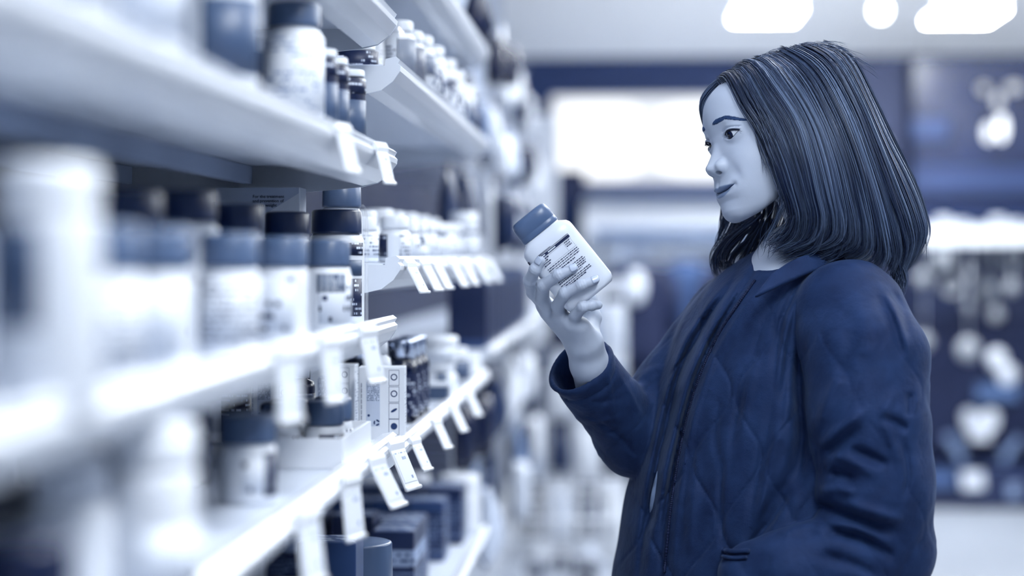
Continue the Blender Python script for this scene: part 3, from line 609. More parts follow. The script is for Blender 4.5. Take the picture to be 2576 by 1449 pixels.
def coat(px, py, d, w_, h_, m, label, group='coats on the far rack'):
    q = P(px, py, d); b = MB(); n = 24
    prof = [(.02, 0), (.10, -.015), (.46, -.06), (.52, -.16), (.50, -.5), (.54, -.8), (.56, -1.0)]; vs = []; fs = []
    for j, (r, zz) in enumerate(prof):
        for k in range(n):
            a = 2 * math.pi * k / n; f = 1 + (.06 * math.sin(5 * a + px) if j > 2 else 0); vs.append((r * w_ * math.cos(a) * f, r * .35 * w_ * math.sin(a) * f, zz * h_))
    for j in range(len(prof) - 1):
        for k in range(n): fs.append((j * n + k, j * n + (k + 1) % n, (j + 1) * n + (k + 1) % n, (j + 1) * n + k))
    fs += [tuple(range(n)), tuple((len(prof) - 1) * n + k for k in range(n))[::-1]]
    b.add(vs, fs, 0, True); t = thing('hanging_coat', label, 'coat', q, 0, group); b.build('coat', m, t)
    for sx in (-1, 1):
        b = MB(); b.tube([(sx * .47 * w_, 0, -.09 * h_), (sx * .60 * w_, .0, -.40 * h_), (sx * .60 * w_, -.02, -.66 * h_)], [.075 * w_ + .02, .085 * w_ + .01, .07 * w_ + .01], 12); b.build('sleeve', m, t)
    b = MB(); b.tube([(-.12, 0, -.02), (0, 0, .02), (.12, 0, -.02)], .006, 6); b.tube([(0, 0, .02), (0, 0, .08), (.03, 0, .10), (.03, 0, .07)], .004, 6); b.build('hanger', M_post, t)
    return t
for i, (px, m) in enumerate(((1604, M_deep), (1725, mat('grey_coat', .36, .8)), (1860, M_deep), (1990, M_navy), (1590 + 490, M_deep))):
    coat(px, 655, 10.75 + .33 * (i % 2), .34, .62, m, ('dark', 'grey', 'black', 'navy', 'ink blue')[i] + ' coat on the far rack, %s from the left' % ORD[i])
t = thing('coat_rack', 'long metal rail carrying the coats at the back of the shop', 'clothes rack', P(1560, 655, 10.92))
a_, c_ = P(1540, 655, 10.75), P(2140, 655, 10.75); zt = .088; L_ = c_.x - a_.x
for k, yy in enumerate((-.17, .16)):
    b = MB(); b.tube([(0, yy, zt), (L_, yy + (c_.y - a_.y), zt)], .012, 10); b.build('hanging_rail', M_post, t)
for xx in (.0, L_):
    b = MB(); b.tube([(xx, -.19, zt), (xx, .24, zt)], .012, 10); b.tube([(xx, .02, zt), (xx, .02, -t.location.z + .02)], .016, 10); b.build('upright', M_post, t)
    b = MB(); b.box(xx - .03, xx + .03, -.25, .25, -t.location.z, -t.location.z + .025, .004); b.build('foot', M_post, t)
for i, (px, py, rx, rz2) in enumerate(((1600, 722, .055, .10), (1692, 662, .10, .075), (1605, 870, .13, .06))):
    q = P(px, py, (10.655, 11.70, 11.22)[i]); b = MB(); b.lathe([(0, -1), (.5, -.87), (.87, -.5), (1, 0), (.87, .5), (.5, .87), (0, 1)], 28); b.v = [(x * rx, y * .04, z * rz2) for x, y, z in b.v]
    o = b.build('pale_ornament', WHT, None, q); tag(o, ('white oval badge hung on the dark coat', 'white round pendant between the dark and the grey coat', 'pale cushion below the dark coat')[i], 'ornament')
# right side: dark cabinets
cd = 10.6
bgbox('wall_panel', 'dark navy pillar right behind the hair of the woman', 'pillar', 2130, 1240, 2278, 150, 11.2, .3, mat('pillar_navy', .15, .6), .01)
bgbox('glass_cabinet', 'tall dark blue cabinet front at the upper right', 'cabinet', 2302, 590, 2760, 152, 11.0, .4, mat('cabinet_blue', .16, .25, .6), .01)
bgbox('cabinet_rail', 'lighter band across the dark cabinet at the upper right', 'rail', 2300, 482, 2760, 425, 10.95, .04, mat('rail_blue', .24, .5), .01)
bgbox('cabinet_sign', 'small pale rectangle on the dark cabinet at the upper right', 'sign', 2300, 348, 2384, 302, 10.95, .03, mat('sign_blue', .28, .5), .01)
for i, (px, py, rx, rz2, k) in enumerate(((2487, 333, .028, .055, 2.0), (2520, 322, .030, .075, 2.6), (2510, 255, .024, .045, 1.1), (2222, 372, .03, .06, 1.4), (2475, 222, .03, .03, .8), (2550, 220, .05, .03, .8))):  # first three glowing bodies stand in for light reflections on the dark panels
    q = P(px, py, 10.7); t = thing('lamp_bulb', ('glowing bulb on the left of the pair at the upper right', 'brightest elongated bulb at the upper right', 'bulb above the pair at the upper right', 'dim bulb beside the hair of the woman', 'faint bulb left of the top right corner', 'faint wide bulb near the top right corner')[i], 'bulb', q)
    b = MB(); b.lathe([(0, -1), (.5, -.87), (.87, -.5), (1, 0), (.87, .5), (.5, .87), (0, 1)], 20); b.v = [(x * rx, y * rx, z * rz2) for x, y, z in b.v]; b.build('glass_bulb', emit('bulb_%g' % k, (.85, .91, 1), k), t)
    b = MB(); b.tube([(0, 0, rz2 * .9), (0, 0, rz2 + .04)], .012, 10); b.tube([(0, .02, rz2 + .03), (0, .31 if i != 3 else .52, rz2 + .03)], .006, 6); b.build('lamp_holder', M_deep, t)
bgbox('goods_shelf', 'white shelf ledge across the dark cabinets at the right', 'shelf', 2310, 612, 2760, 580, 10.45, .27, WHT, .01)
POTW = mat('pot_white', .9, .5); POTW.node_tree.nodes['Principled BSDF'].inputs['Base Color'].default_value = shade(.92, .55)
TRIW = mat('trinket_white', .9, .5); TRIW.node_tree.nodes['Principled BSDF'].inputs['Base Color'].default_value = shade(.90, .42)
for i in range(8):
    px = 2335 + i * 46; q = P(px, 580, 10.55); h = .035 + .022 * ((i * 5) % 3); b = MB(); b.lathe([(0, 0), (.05, 0), (.055, .02), (.05, h * .7), (.03, h), (0, h)], 18); o = b.build('white_pot', POTW, None, (q.x, q.y + .1, q.z + .001)); tag(o, 'small white pot on the ledge at the right, %s from the left' % ORD[i], 'pot', 'white pots on the ledge')
bgbox('dark_cabinet', 'black cabinet with hanging trinkets at the right edge', 'cabinet', 2296, 1140, 2780, 800, 10.75, .5, M_deep, .01)
bgbox('lattice_panel', 'blue back board behind the hanging trinkets', 'board', 2300, 792, 2780, 610, 10.78, .05, mat('board_blue', .17, .6), .01)
bgbox('display_plinth', 'navy plinth step under the dark cabinet on the floor', 'plinth', 2290, 1268, 2790, 1186, 10.3, .9, mat('base_navy', .16, .5), .02)
bgbox('base_cloth', 'grey strip lying along the navy base step', 'cloth', 2296, 1220, 2400, 1190, 10.27, .03, mat('strip_grey', .40, .7), .01)
def trinket(px, py, r, label, m, dd, ring=False):
    q = P(px, py, 10.50 + dd); hang = max(.01, (py - 611) / FPX * 10.5 - r); t = thing('hanging_trinket', label, 'trinket', q, 0, 'hanging trinkets'); b = MB()
    if ring:
        n = 24; vs = []; fs = []
        for i in range(n):
            for j in range(8):
                a, c = 2 * math.pi * i / n, 2 * math.pi * j / 8; rr = r * (.75 + .25 * math.cos(c)); vs.append((rr * math.cos(a), r * .25 * math.sin(c), rr * math.sin(a)))
        for i in range(n):
            for j in range(8): fs.append((i * 8 + j, i * 8 + (j + 1) % 8, ((i + 1) % n) * 8 + (j + 1) % 8, ((i + 1) % n) * 8 + j))
        b.add(vs, fs, 0, True)
    else:
        b.lathe([(0, -1), (.5, -.87), (.87, -.5), (1, 0), (.87, .5), (.5, .87), (0, 1)], 22); b.v = [(x * r, y * r * .6, z * r * 1.1) for x, y, z in b.v]
    b.build('pendant', m, t)
    b = MB(); b.tube([(0, 0, r), (0, 0, r + hang)], .004, 6); b.build('cord', OFFW, t); return t
for i, (px, py, r, hang, ring) in enumerate(((2372, 648, .065, .05, 0), (2395, 718, .062, .20, 1), (2480, 625, .05, .03, 0), (2550, 648, .065, .06, 1), (2545, 722, .040, .05, 0), (2322, 700, .045, .18, 0), (2325, 860, .045, .20, 0), (2484, 730, .045, .22, 0), (2436, 880, .062, .13, 0), (2440, 690, .03, .14, 0), (2437, 770, .03, .10, 0), (2505, 790, .04, .09, 0))):
    trinket(px, py, r, 'white %s hanging over the dark cabinet, %s in the cluster from the left' % ('ring' if ring else 'round trinket', ORD[i]), TRIW if i % 4 != 3 else POTW, (0, .06, .12, .18)[i % 4], ring)
def figure_patch(name, label, cat, pts, d, m, dep=.03):
    """a cut-out shape with thickness, outline in picture points"""
    q = [P(x, y, d) for x, y in pts]; c = sum(q, Vector()) / len(q); b = MB(); b.prism([(v.x - c.x, v.z - c.z) for v in q], -dep / 2, dep / 2); o = b.build(name, m, None, c); tag(o, label, cat); return o
figure_patch('white_motif', 'white heart-like motif on the black cabinet at the right', 'motif', [(2420, 1040), (2435, 1028), (2465, 1042), (2495, 1028), (2512, 1042), (2508, 1072), (2490, 1090), (2488, 1108), (2440, 1108), (2438, 1090), (2424, 1072)], 10.7, WHT)
figure_patch('grey_strap', 'grey diagonal strap left of the white motif', 'strap', [(2374, 1098), (2390, 1088), (2432, 1150), (2414, 1164)], 10.7, mat('strap_grey', .55, .6))
figure_patch('grey_strap', 'grey diagonal strap right of the white motif', 'strap', [(2560, 1095), (2570, 1110), (2526, 1166), (2512, 1152)], 10.7, mat('strap_grey', .55, .6))
figure_patch('white_tag', 'white tag on the step below the white motif', 'tag', [(2418, 1188), (2472, 1186), (2476, 1228), (2422, 1232)], 10.22, WHT)
figure_patch('grey_tag', 'small grey tag at the right end of the navy step', 'tag', [(2535, 1220), (2562, 1216), (2564, 1250), (2538, 1254)], 10.22, mat('tag_grey', .60, .6))
for i, (px, py) in enumerate(((2508, 905), (2535, 945))):
    q = P(px, py, 10.712); b = MB(); b.lathe([(0, -1), (.5, -.87), (.87, -.5), (1, 0), (.87, .5), (.5, .87), (0, 1)], 22); b.v = [(x * .055, y * .04, z * .065) for x, y, z in b.v]; o = b.build('white_plush', WHT, None, q); tag(o, ('upper', 'lower')[i] + ' white plush ball on the black cabinet', 'plush toy')
bgbox('grey_label', 'grey label strip on the black cabinet under the plush balls', 'label strip', 2460, 1003, 2560, 972, 10.70, .036, mat('strip_grey2', .45, .6), .01)
# round pendant lamp
q = P(2215, 26, 9.0); t = thing('pendant_lamp', 'round glowing pendant lamp above and right of the woman', 'lamp', q)
b = MB(); b.lathe([(0, -1), (.5, -.87), (.87, -.5), (1, 0), (.87, .5), (.5, .87), (0, 1)], 24); b.v = [(x * .040, y * .040, z * .045) for x, y, z in b.v]; b.build('globe', emit('lamp_globe', LAMP_COL, 12), t)
b = MB(); b.tube([(0, 0, .040), (0, 0, .12)], .018, 12); b.tube([(0, 0, .12), (0, 0, CEIL - q.z)], .006, 8); b.build('stem', WHT, t)
# ---- the held bottle
ax = np.array([.626, 0, -.780]); wx = np.array([.780, 0, .626])
# ---- the bottle she holds (built along its own axis: u across, w up to the cap, n towards the viewer)
t = thing('pill_bottle', 'white flat bottle with a blue flip cap and printed label, held up by the woman', 'bottle', P(1424, 668, 2.492))
ang = math.atan2(118, 147)
t.rotation_euler = Matrix.Rotation(YAW, 3, 'Z').to_4x4().to_euler()
t.matrix_world = Matrix.Translation(P(1425, 664, 2.494)) @ Matrix.Rotation(YAW, 4, 'Z') @ Matrix.Rotation(-ang, 4, 'Y')
def slab(b, prof, n=64, sq=3.2, mi=0):
    """prof: (half width, half depth, height)"""
    vs = []; fs = []
    for hw, hd, z in prof:
        for k in range(n):
            a = 2 * math.pi * k / n; c, s = math.cos(a), math.sin(a)
            vs.append((hw * math.copysign(abs(c) ** (2 / sq), c), hd * math.copysign(abs(s) ** (2 / sq), s), z))
    for i in range(len(prof) - 1):
        for k in range(n): fs.append((i * n + k, i * n + (k + 1) % n, (i + 1) * n + (k + 1) % n, (i + 1) * n + k))
    fs += [tuple(range(n))[::-1], tuple((len(prof) - 1) * n + k for k in range(n))]
    return b.add(vs, fs, mi, True)
hw, hd = .0385, .0215
b = MB(); slab(b, [(hw - .012, hd - .010, -.0545), (hw - .006, hd - .004, -.0540), (hw - .002, hd - .0012, -.0500), (hw, hd, -.044), (hw, hd, .0), (hw, hd, .036), (hw - .0006, hd - .0004, .041), (hw - .003, hd - .0016, .0455), (hw - .008, hd - .004, .0490), (.0285, hd - .005, .0505), (.0270, hd - .006, .0515), (.0270, hd - .006, .0535)])
b.build('body', mat('held_white', .84, .28, .5), t)
b = MB(); slab(b, [(.0275, hd - .0045, .0530), (.0280, hd - .004, .0545), (.0280, hd - .004, .0600), (.0274, hd - .0045, .0608), (.0280, hd - .004, .0616), (.0275, hd - .004, .0750), (.0262, hd - .0055, .0800), (.0230, hd - .008, .0825), (.015, hd - .012, .0832)], sq=2.8)
b.build('cap', mat('held_cap', .43, .30, .4), t); MATS['held_cap'].node_tree.nodes['Principled BSDF'].inputs['Base Color'].default_value = shade(.48, .68)
b = MB()
yf = -hd - .0004
INK = mat('print_ink', .14, .5, .3)
rp = random.Random(5)
def bar(x0, x1, z0, z1, b=b): b.add([(x0, yf, z0), (x1, yf, z0), (x1, yf, z1), (x0, yf, z1)], [(0, 1, 2, 3)])
x0, x1 = -.0245, .0255
bar(x0, x1, .0300, .0306); bar(x0, x1, .0255, .0292); bar(x0, x0 + .022, .0312, .0318)
b2 = MB(); yf -= .0002
for q in (.004, .015, .021): bar(x0 + q, x0 + q + .006, .0266, .0281, b2)
yf += .0002
for r_ in range(4):                                                    # table rows: name left, figures right
    zz = .0225 - r_ * .0028
    x = x0
    while x < x0 + .010: w_ = rp.uniform(.001, .003); bar(x, x + w_, zz, zz + .0014); x += w_ + .0007
    x = .014
    while x < .022 and r_ < 3: w_ = rp.uniform(.0008, .002); bar(x, x + w_, zz, zz + .0014); x += w_ + .0008
for zz in (.0238, .0115): bar(x0, x1, zz, zz + .00018)
for xx in (.0125, .0240): bar(xx, xx + .00018, .0115, .0238)
for r_, zz in enumerate((.0085, .0058, .0030, -.0005, -.0052, -.0078, -.0104, -.0130, -.0156, -.0190, -.0216, -.0242)):
    x = x0; xe = x1 - (.012 if r_ in (3, 8, 11) else rp.uniform(0, .004))
    while x < xe: w_ = rp.uniform(.001, .0042); bar(x, min(x + w_, xe), zz, zz + (.0015 if r_ in (3, 11) else .0011)); x += w_ + rp.uniform(.0006, .001)
b.build('label_print', INK, t); b2.build('label_heading', mat('held_white', .84), t)
b = MB(); b.box(-hw - .0004, -hw + .002, -hd * .52, hd * .52, .017, .033, .0002); b.build('side_label', mat('side_ink', .10, .5), t)
# ================================================================== the woman
def surfnet(func, lo, hi, h, c=4, marg=1.6):
    """a closed quad surface where func(points)=0"""
    lo = np.array(lo, np.float32); hi = np.array(hi, np.float32)
    nc = np.ceil((hi - lo) / (h * c)).astype(int) + 1
    cx = [lo[i] + (np.arange(nc[i]) + .5) * h * c - h * .5 for i in range(3)]
    G = np.stack(np.meshgrid(*cx, indexing='ij'), -1).reshape(-1, 3).astype(np.float32)
    cd = func(G).reshape(nc)
    act = np.abs(cd) < h * c * marg
    D = np.where(cd > 0, np.float32(1), np.float32(-1)).repeat(c, 0).repeat(c, 1).repeat(c, 2)
    A = act.repeat(c, 0).repeat(c, 1).repeat(c, 2)
    idx = np.argwhere(A)
    val = np.empty(len(idx), np.float32)
    for a in range(0, len(idx), 400000):
        val[a:a + 400000] = func((lo + idx[a:a + 400000] * h).astype(np.float32))
    D[A] = val
    n = np.array(D.shape)
    neg = D < 0
    s = np.zeros(n - 1, np.int8)
    for dx in (0, 1):
        for dy in (0, 1):
            for dz in (0, 1):
                s += neg[dx:n[0] - 1 + dx, dy:n[1] - 1 + dy, dz:n[2] - 1 + dz]
    cells = np.argwhere((s > 0) & (s < 8))
    acc = np.zeros((len(cells), 3), np.float64); cnt = np.zeros(len(cells))
    cor = [(a, b, d) for a in (0, 1) for b in (0, 1) for d in (0, 1)]
    dv = {k: D[cells[:, 0] + k[0], cells[:, 1] + k[1], cells[:, 2] + k[2]].astype(np.float64) for k in cor}
    for k in cor:
        for ax in range(3):
            if k[ax]: continue
            k2 = list(k); k2[ax] = 1; k2 = tuple(k2)
            a, b = dv[k], dv[k2]; x = (a < 0) != (b < 0)
            t = np.where(x, a / np.where(x, a - b, 1), 0)
            pt = np.array(k, float)[None, :].repeat(len(cells), 0); pt[:, ax] = t
            acc[x] += pt[x]; cnt[x] += 1
    V = lo + (cells + acc / cnt[:, None]) * h
    cid = np.full(n - 1, -1, np.int64); cid[cells[:, 0], cells[:, 1], cells[:, 2]] = np.arange(len(cells))
    F = []
    for ax in range(3):
        sl0 = [slice(None)] * 3; sl1 = [slice(None)] * 3; sl0[ax] = slice(0, -1); sl1[ax] = slice(1, None)
        e = neg[tuple(sl0)] != neg[tuple(sl1)]
        b, d = [i for i in range(3) if i != ax]
        E = np.argwhere(e)
        E = E[(E[:, b] > 0) & (E[:, d] > 0) & (E[:, b] < n[b] - 1) & (E[:, d] < n[d] - 1)]
        q = []
        for ob, od in ((1, 1), (0, 1), (0, 0), (1, 0)):
            k = E.copy(); k[:, b] -= ob; k[:, d] -= od; q.append(cid[k[:, 0], k[:, 1], k[:, 2]])
        q = np.stack(q, 1)
        fl = neg[E[:, 0], E[:, 1], E[:, 2]]
        if ax == 1: fl = ~fl
        q[~fl] = q[~fl][:, ::-1]
        F.append(q)
    F = np.concatenate(F); F = F[(F >= 0).all(1)]
    return V.astype(np.float32), F
def smin(a, b, k):
    h = np.clip(.5 + .5 * (b - a) / k, 0, 1); return b + (a - b) * h - k * h * (1 - h)
def smax(a, b, k): return -smin(-a, -b, k)
def ell(p, c, r):
    q = p - np.array(c, np.float32); r = np.array(r, np.float32)
    k0 = np.sqrt(((q / r) ** 2).sum(1)); k1 = np.sqrt(((q / (r * r)) ** 2).sum(1)) + 1e-9
    return k0 * (k0 - 1) / k1
def cone(p, a, b, ra, rb):
    """a limb that tapers from ra to rb"""
    a = np.array(a, np.float32); b = np.array(b, np.float32); d = b - a
    t = np.clip(((p - a) @ d) / (d @ d), 0, 1)
    return np.sqrt((((p - a) - t[:, None] * d) ** 2).sum(1)) - (ra + (rb - ra) * t)
def chain(p, pts, rs, k):
    d = None
    for i in range(len(pts) - 1):
        e = cone(p, pts[i], pts[i + 1], rs[i], rs[i + 1]); d = e if d is None else smin(d, e, k)
    return d
def cr(pts, n):
    """a smooth curve through pts, n samples"""
    pts = np.array(pts, float); m = len(pts); t = np.linspace(0, m - 1, n); i = np.clip(t.astype(int), 0, m - 2); u = (t - i)[:, None]
    g = lambda j: pts[np.clip(j, 0, m - 1)]
    p0, p1, p2, p3 = g(i - 1), g(i), g(i + 1), g(i + 2)
    return .5 * (2 * p1 + (p2 - p0) * u + (2 * p0 - 5 * p1 + 4 * p2 - p3) * u ** 2 + (3 * p1 - p0 - 3 * p2 + p3) * u ** 3)

PD = 2.56                                    # distance of the head
BASE = np.array([(2010 - 1288) / FPX * PD, PD, 0])
def C(px, py, d=PD):                         # person space: x right, y away, z up, origin between the feet
    return np.array([(px - 1288) / FPX * d, d, CAMZ - (py - HORY) / FPX * d]) - BASE
wb = Matrix.Rotation(YAW, 3, 'Z') @ Vector(BASE)
woman = thing('person', 'woman in a dark quilted jacket standing in the aisle, reading the bottle she holds up', 'person', (wb.x, wb.y, 0), YAW)

def skin_material():
    m = mat('skin', .70, .48, .35); nt = m.node_tree; b = nt.nodes['Principled BSDF']
    b.inputs['Subsurface Weight'].default_value = .0
    at = nt.nodes.new('ShaderNodeAttribute'); at.attribute_name = 'lip'
    mx = nt.nodes.new('ShaderNodeValToRGB'); e = mx.color_ramp.elements
    e[0].position = 0; e[0].color = shade(.765, .76); e[1].position = 1; e[1].color = duo(.16); q = e.new(.6); q.color = shade(.56, .8)
    nt.links.new(at.outputs['Fac'], mx.inputs[0])
    nz = nt.nodes.new('ShaderNodeTexNoise'); nz.inputs['Scale'].default_value = 900; nz.inputs['Detail'].default_value = 2
    tc = nt.nodes.new('ShaderNodeTexCoord'); nt.links.new(tc.outputs['Object'], nz.inputs['Vector'])
    bp = nt.nodes.new('ShaderNodeBump'); bp.inputs['Strength'].default_value = .12; bp.inputs['Distance'].default_value = .0006
    nt.links.new(nz.outputs['Fac'], bp.inputs['Height']); nt.links.new(bp.outputs[0], b.inputs['Normal'])
    nt.links.new(mx.outputs[0], b.inputs['Base Color']); return m
SKIN = skin_material()
# ---- head frame: forward, side (her left, towards the camera), up
a26, pit, rol = math.radians(22), math.radians(4.5), math.radians(11)
f0 = np.array([-math.cos(a26), -math.sin(a26), 0]); s0 = np.array([math.sin(a26), -math.cos(a26), 0]); z0 = np.array([0, 0, 1.])
hf = f0 * math.cos(pit) - z0 * math.sin(pit); hu_ = f0 * math.sin(pit) + z0 * math.cos(pit)
hs = s0 * math.cos(rol) + hu_ * math.sin(rol); hu = hu_ * math.cos(rol) - s0 * math.sin(rol)
HC = C(1945, 344, PD)
HM = np.stack([hf, hs, hu])                  # rows
def h2p(q): return HC + np.asarray(q, float) @ HM
def p2h(p): return ((p - HC) @ HM.T).astype(np.float32)
D2 = math.radians
EYE = (.0706, .0292, .0022); EYER = .0128
PHI = np.radians([-40, -22, 0, 20, 40, 60, 78]); UPL = np.radians([-8, 5, 12, 13, 12, 8, 3]); LOL = np.radians([-13, -27, -36, -35, -27, -13, -1])
MU = -.0703                                   # mouth line
PU = [-.135, -.120, -.114, -.105, -.098, -.0905, -.0845, -.0761, -.0703, -.0652, -.058, -.050, -.0464, -.035, -.022, -.012, -.005, .004, .018, .035, .055, .071, .09]
PF = [.056, .070, .0805, .0885, .0915, .0910, .0900, .0940, .0918, .0966, .0936, .0915, .0910, .0900, .0880, .0858, .0838, .0855, .0915, .0915, .0862, .0785, .064]
NU = [-.0525, -.0495, -.0455, -.0405, -.036, -.032, -.022, -.012, -.005, .004, .012]
NA = [0, .0035, .0118, .0180, .0180, .0152, .0102, .0050, .0020, .0005, 0]
NW = [.0085, .0100, .0118, .0135, .0135, .0106, .0092, .0080, .0072, .008, .008]
TU = np.linspace(-.2, .2, 1601)
def table(xs, ys, sig):
    k = np.exp(-.5 * (np.arange(-160, 161) * .00025 / sig) ** 2); k /= k.sum()
    y = np.interp(TU, xs, ys); return np.convolve(np.pad(y, 160, mode='edge'), k, 'valid')
T_PROF = table(PU, PF, .0011); T_BASE = table(PU, PF, .014); T_NA = table(NU, NA, .0012); T_NW = table(NU, NW, .002)
T_K = table([-.115, -.10, -.0715, -.04, 0, .03, .07], [21, 17, 12.5, 9.0, 8.6, 9.4, 9.6], .009)
T_Q = table([-.1, -.05, 0, .05], [1080, 600, 1080, 1800], .009)
T_W = table([-.12, -.105, -.075, -.04, 0, .04, .1], [.034, .042, .0545, .0645, .0685, .069, .066], .008)
def head_sdf(q):
    Fq, S, U = q[:, 0], q[:, 1], q[:, 2]; a = np.abs(S)
    bs = np.interp(U, TU, T_BASE); prof = bs + (np.interp(U, TU, T_PROF) - bs) * np.exp(-(a / .025) ** 3)
    kk = np.interp(U, TU, T_K)
    h = prof - kk * a ** 2 - np.interp(U, TU, T_Q) * a ** 4
    nw = np.interp(U, TU, T_NW)
    h += np.interp(U, TU, T_NA) * np.exp(-(a / nw) ** 2.3)
    h -= .0075 * np.exp(-((a - .021) / .011) ** 2 - ((U - .001) / .013) ** 2)          # inner eye hollow
    h -= .0035 * np.exp(-((a - .036) / .014) ** 2 - ((U + .002) / .012) ** 2)
    h += .0030 * np.exp(-((a - .034) / .016) ** 2 - ((U - .020) / .007) ** 2)          # brow ridge
    h += .0050 * np.exp(-((a - .043) / .018) ** 2 - ((U + .034) / .018) ** 2)          # cheek
    h -= .0022 * np.exp(-((a - .030 - .25 * (-.045 - U)) / .006) ** 2 - ((U + .054) / .014) ** 2)   # cheek fold
    h += .0040 * np.exp(-((a - .038) / .016) ** 2 - ((U + .072) / .02) ** 2)
    ml = MU + 11.0 * np.clip(a - .004, 0, 1) ** 2
    h -= .0036 * np.exp(-((U - ml) / .0014) ** 2) * np.clip((.0270 - a) / .004, 0, 1)
    h -= .0030 * np.exp(-((a - .0270) / .0035) ** 2 - ((U - MU - .0045) / .004) ** 2)   # mouth corner
    h -= .0013 * np.exp(-(a / .0032) ** 2 - ((U + .060) / .005) ** 2)                  # philtrum
    Wd = np.interp(U, TU, T_W)
    jl = np.interp(Fq, [-.04, -.01, .02, .05, .085], [-.040, -.058, -.084, -.104, -.119])
    face = (Fq - h) * .72
    face = smax(face, (a - Wd) * .9, .022)
    face = smax(face, (jl - U) * .8, .014)
    face = smax(face, U - .07, .03)
    face = smax(face, -.03 - Fq, .02)
    cran = ell(q, (-.010, 0, .018), (.0965, .0715, .0880))
    d = smin(cran, face, .022)
    d = smin(d, cone(q, (-.034, 0, -.045), (-.066, 0, -.165), .046, .047), .018)
    d = smin(d, np.where(a > 0, ell(np.stack([Fq, a, U], 1), (.0885, .0128, -.0375), (.0125, .0072, .0095)), 1), .0040)     # nose wings
    d = smax(d, -ell(np.stack([Fq, a, U + .30 * (Fq - .0955)], 1), (.0955, .0098, -.0458), (.0058, .0042, .0030)), .0012)
    d = smin(d, ell(np.stack([Fq + .3 * U, a, U], 1), (-.008, .072, -.012), (.016, .006, .03)), .004)     # ears (under the hair)
    for e in (1,):
        qe = np.stack([Fq - EYE[0], a - EYE[1], U - EYE[2]], 1); r = np.sqrt((qe ** 2).sum(1)) + 1e-9
        ph = np.arctan2(qe[:, 1], qe[:, 0]); el = np.arcsin(np.clip(qe[:, 2] / r, -1, 1))
        up = np.interp(ph, PHI, UPL); lo = np.interp(ph, PHI, LOL)
        d = smin(d, r - .0147, .006)
        cre = up + np.radians(15)
        near = np.clip((.02 - r) / .004, 0, 1) * np.clip((np.radians(78) - np.abs(ph - .2)) / .25, 0, 1)
        d = d + .0022 * np.exp(-((el - cre) / np.radians(4.0)) ** 2) * near - .0005 * np.exp(-((el - up - np.radians(6)) / np.radians(5)) ** 2) * near
        m = np.minimum(up - el, el - lo) * .0135
        cut = np.maximum(np.maximum(-m, r - .019), np.maximum(ph - np.radians(78), -ph - np.radians(40)) * .0135)
        d = smax(d, -cut, .0012)
    return d
HV, HF = surfnet(head_sdf, (-.125, -.095, -.19), (.125, .095, .125), .00078)
a_ = np.abs(HV[:, 1]); mlv = MU + 11.0 * np.clip(a_ - .004, 0, 1) ** 2; du = HV[:, 2] - mlv
tap = np.clip(1 - (a_ / .0262) ** 2.4, 0, 1)
lipm = np.where(du > 0, np.clip((.0074 * tap * (1 - .18 * np.exp(-(a_ / .003) ** 2)) - du) / .0012, 0, 1), np.clip((.0084 * tap + du) / .0014, 0, 1))
lipm = np.maximum(lipm * .6, .6 * lipm + .4 * np.exp(-(du / .0009) ** 2) * np.clip((.0280 - a_) / .002, 0, 1))  # dark crease shade between the lips put into the colour
lipm *= (HV[:, 0] > .06) * np.clip((.0280 - a_) / .0015, 0, 1)
# ---- right hand and forearm (person space, from knuckle to tip)
BD = 2.50
fing = {'index': ([(1372, 768, 2.535), (1342, 735, 2.518), (1333, 706, 2.492), (1346, 678, 2.474), (1360, 657, 2.470)], [.0098, .0092, .0083, .0074, .0064]),
        'middle': ([(1384, 784, 2.525), (1364, 752, 2.512), (1367, 718, 2.485), (1404, 692, 2.470), (1442, 676, 2.470)], [.0098, .0090, .0082, .0072, .0062]),
        'ring': ([(1411, 800, 2.512), (1404, 770, 2.497), (1421, 738, 2.470), (1461, 718, 2.462), (1495, 706, 2.466)], [.0095, .0088, .0080, .0070, .0061]),
        'little': ([(1436, 814, 2.500), (1448, 793, 2.485), (1466, 772, 2.470), (1488, 768, 2.474), (1504, 767, 2.479)], [.0085, .0076, .0070, .0066, .0060])}
thumb = ([(1470, 842, 2.535), (1490, 800, 2.556), (1482, 752, 2.568), (1455, 716, 2.568)], [.0150, .0115, .0095, .0080])
wrist, elbow = (1467, 872, 2.530), (1520, 1010, 2.60)
def hand_sdf(p):
    d = chain(p, [C(*wrist), C(1480, 915, 2.545), C(*elbow)], [.0205, .0235, .032], .01)
    d = smin(d, cone(p, C(1478, 868, 2.535), C(1506, 985, 2.585), .019, .027), .01)
    palm = None
    for k, t in zip(fing, (0, .33, .66, 1)):
        b = C(*fing[k][0][0]); e = cone(p, C(1462 + 8 * t, 862, 2.530), b, .0165, .0125); palm = e if palm is None else smin(palm, e, .010)
    palm = smin(palm, cone(p, C(1476, 860, 2.522), C(1462, 822, 2.502), .0175, .0125), .012)
    palm = smin(palm, cone(p, C(1470, 862, 2.540), C(1478, 830, 2.548), .018, .015), .012)
    d = smin(d, palm, .012)
    for k in fing:
        pts = [C(*q) for q in fing[k][0]]; rs = fing[k][1]
        e = chain(p, pts, rs, .003)
        for q, r in ((pts[2], rs[2]), (pts[3], rs[3])):
            e = smin(e, np.sqrt(((p - q) ** 2).sum(1)) - r * 1.02, .003)
        for q in (pts[2], pts[3]):                       # skin creases over the joints
            t = pts[4] - pts[2]; t /= np.linalg.norm(t); s = (p - q) @ t
            rr = np.sqrt(((p - q) ** 2).sum(1))
            e = e + .00035 * np.clip((.012 - rr) / .004, 0, 1) * (np.sin(s * 2 * np.pi / .0034) > .55)
        d = smin(d, e, .0042)
    d = smin(d, chain(p, [C(*q) for q in thumb[0]], thumb[1], .006), .008)
    return d
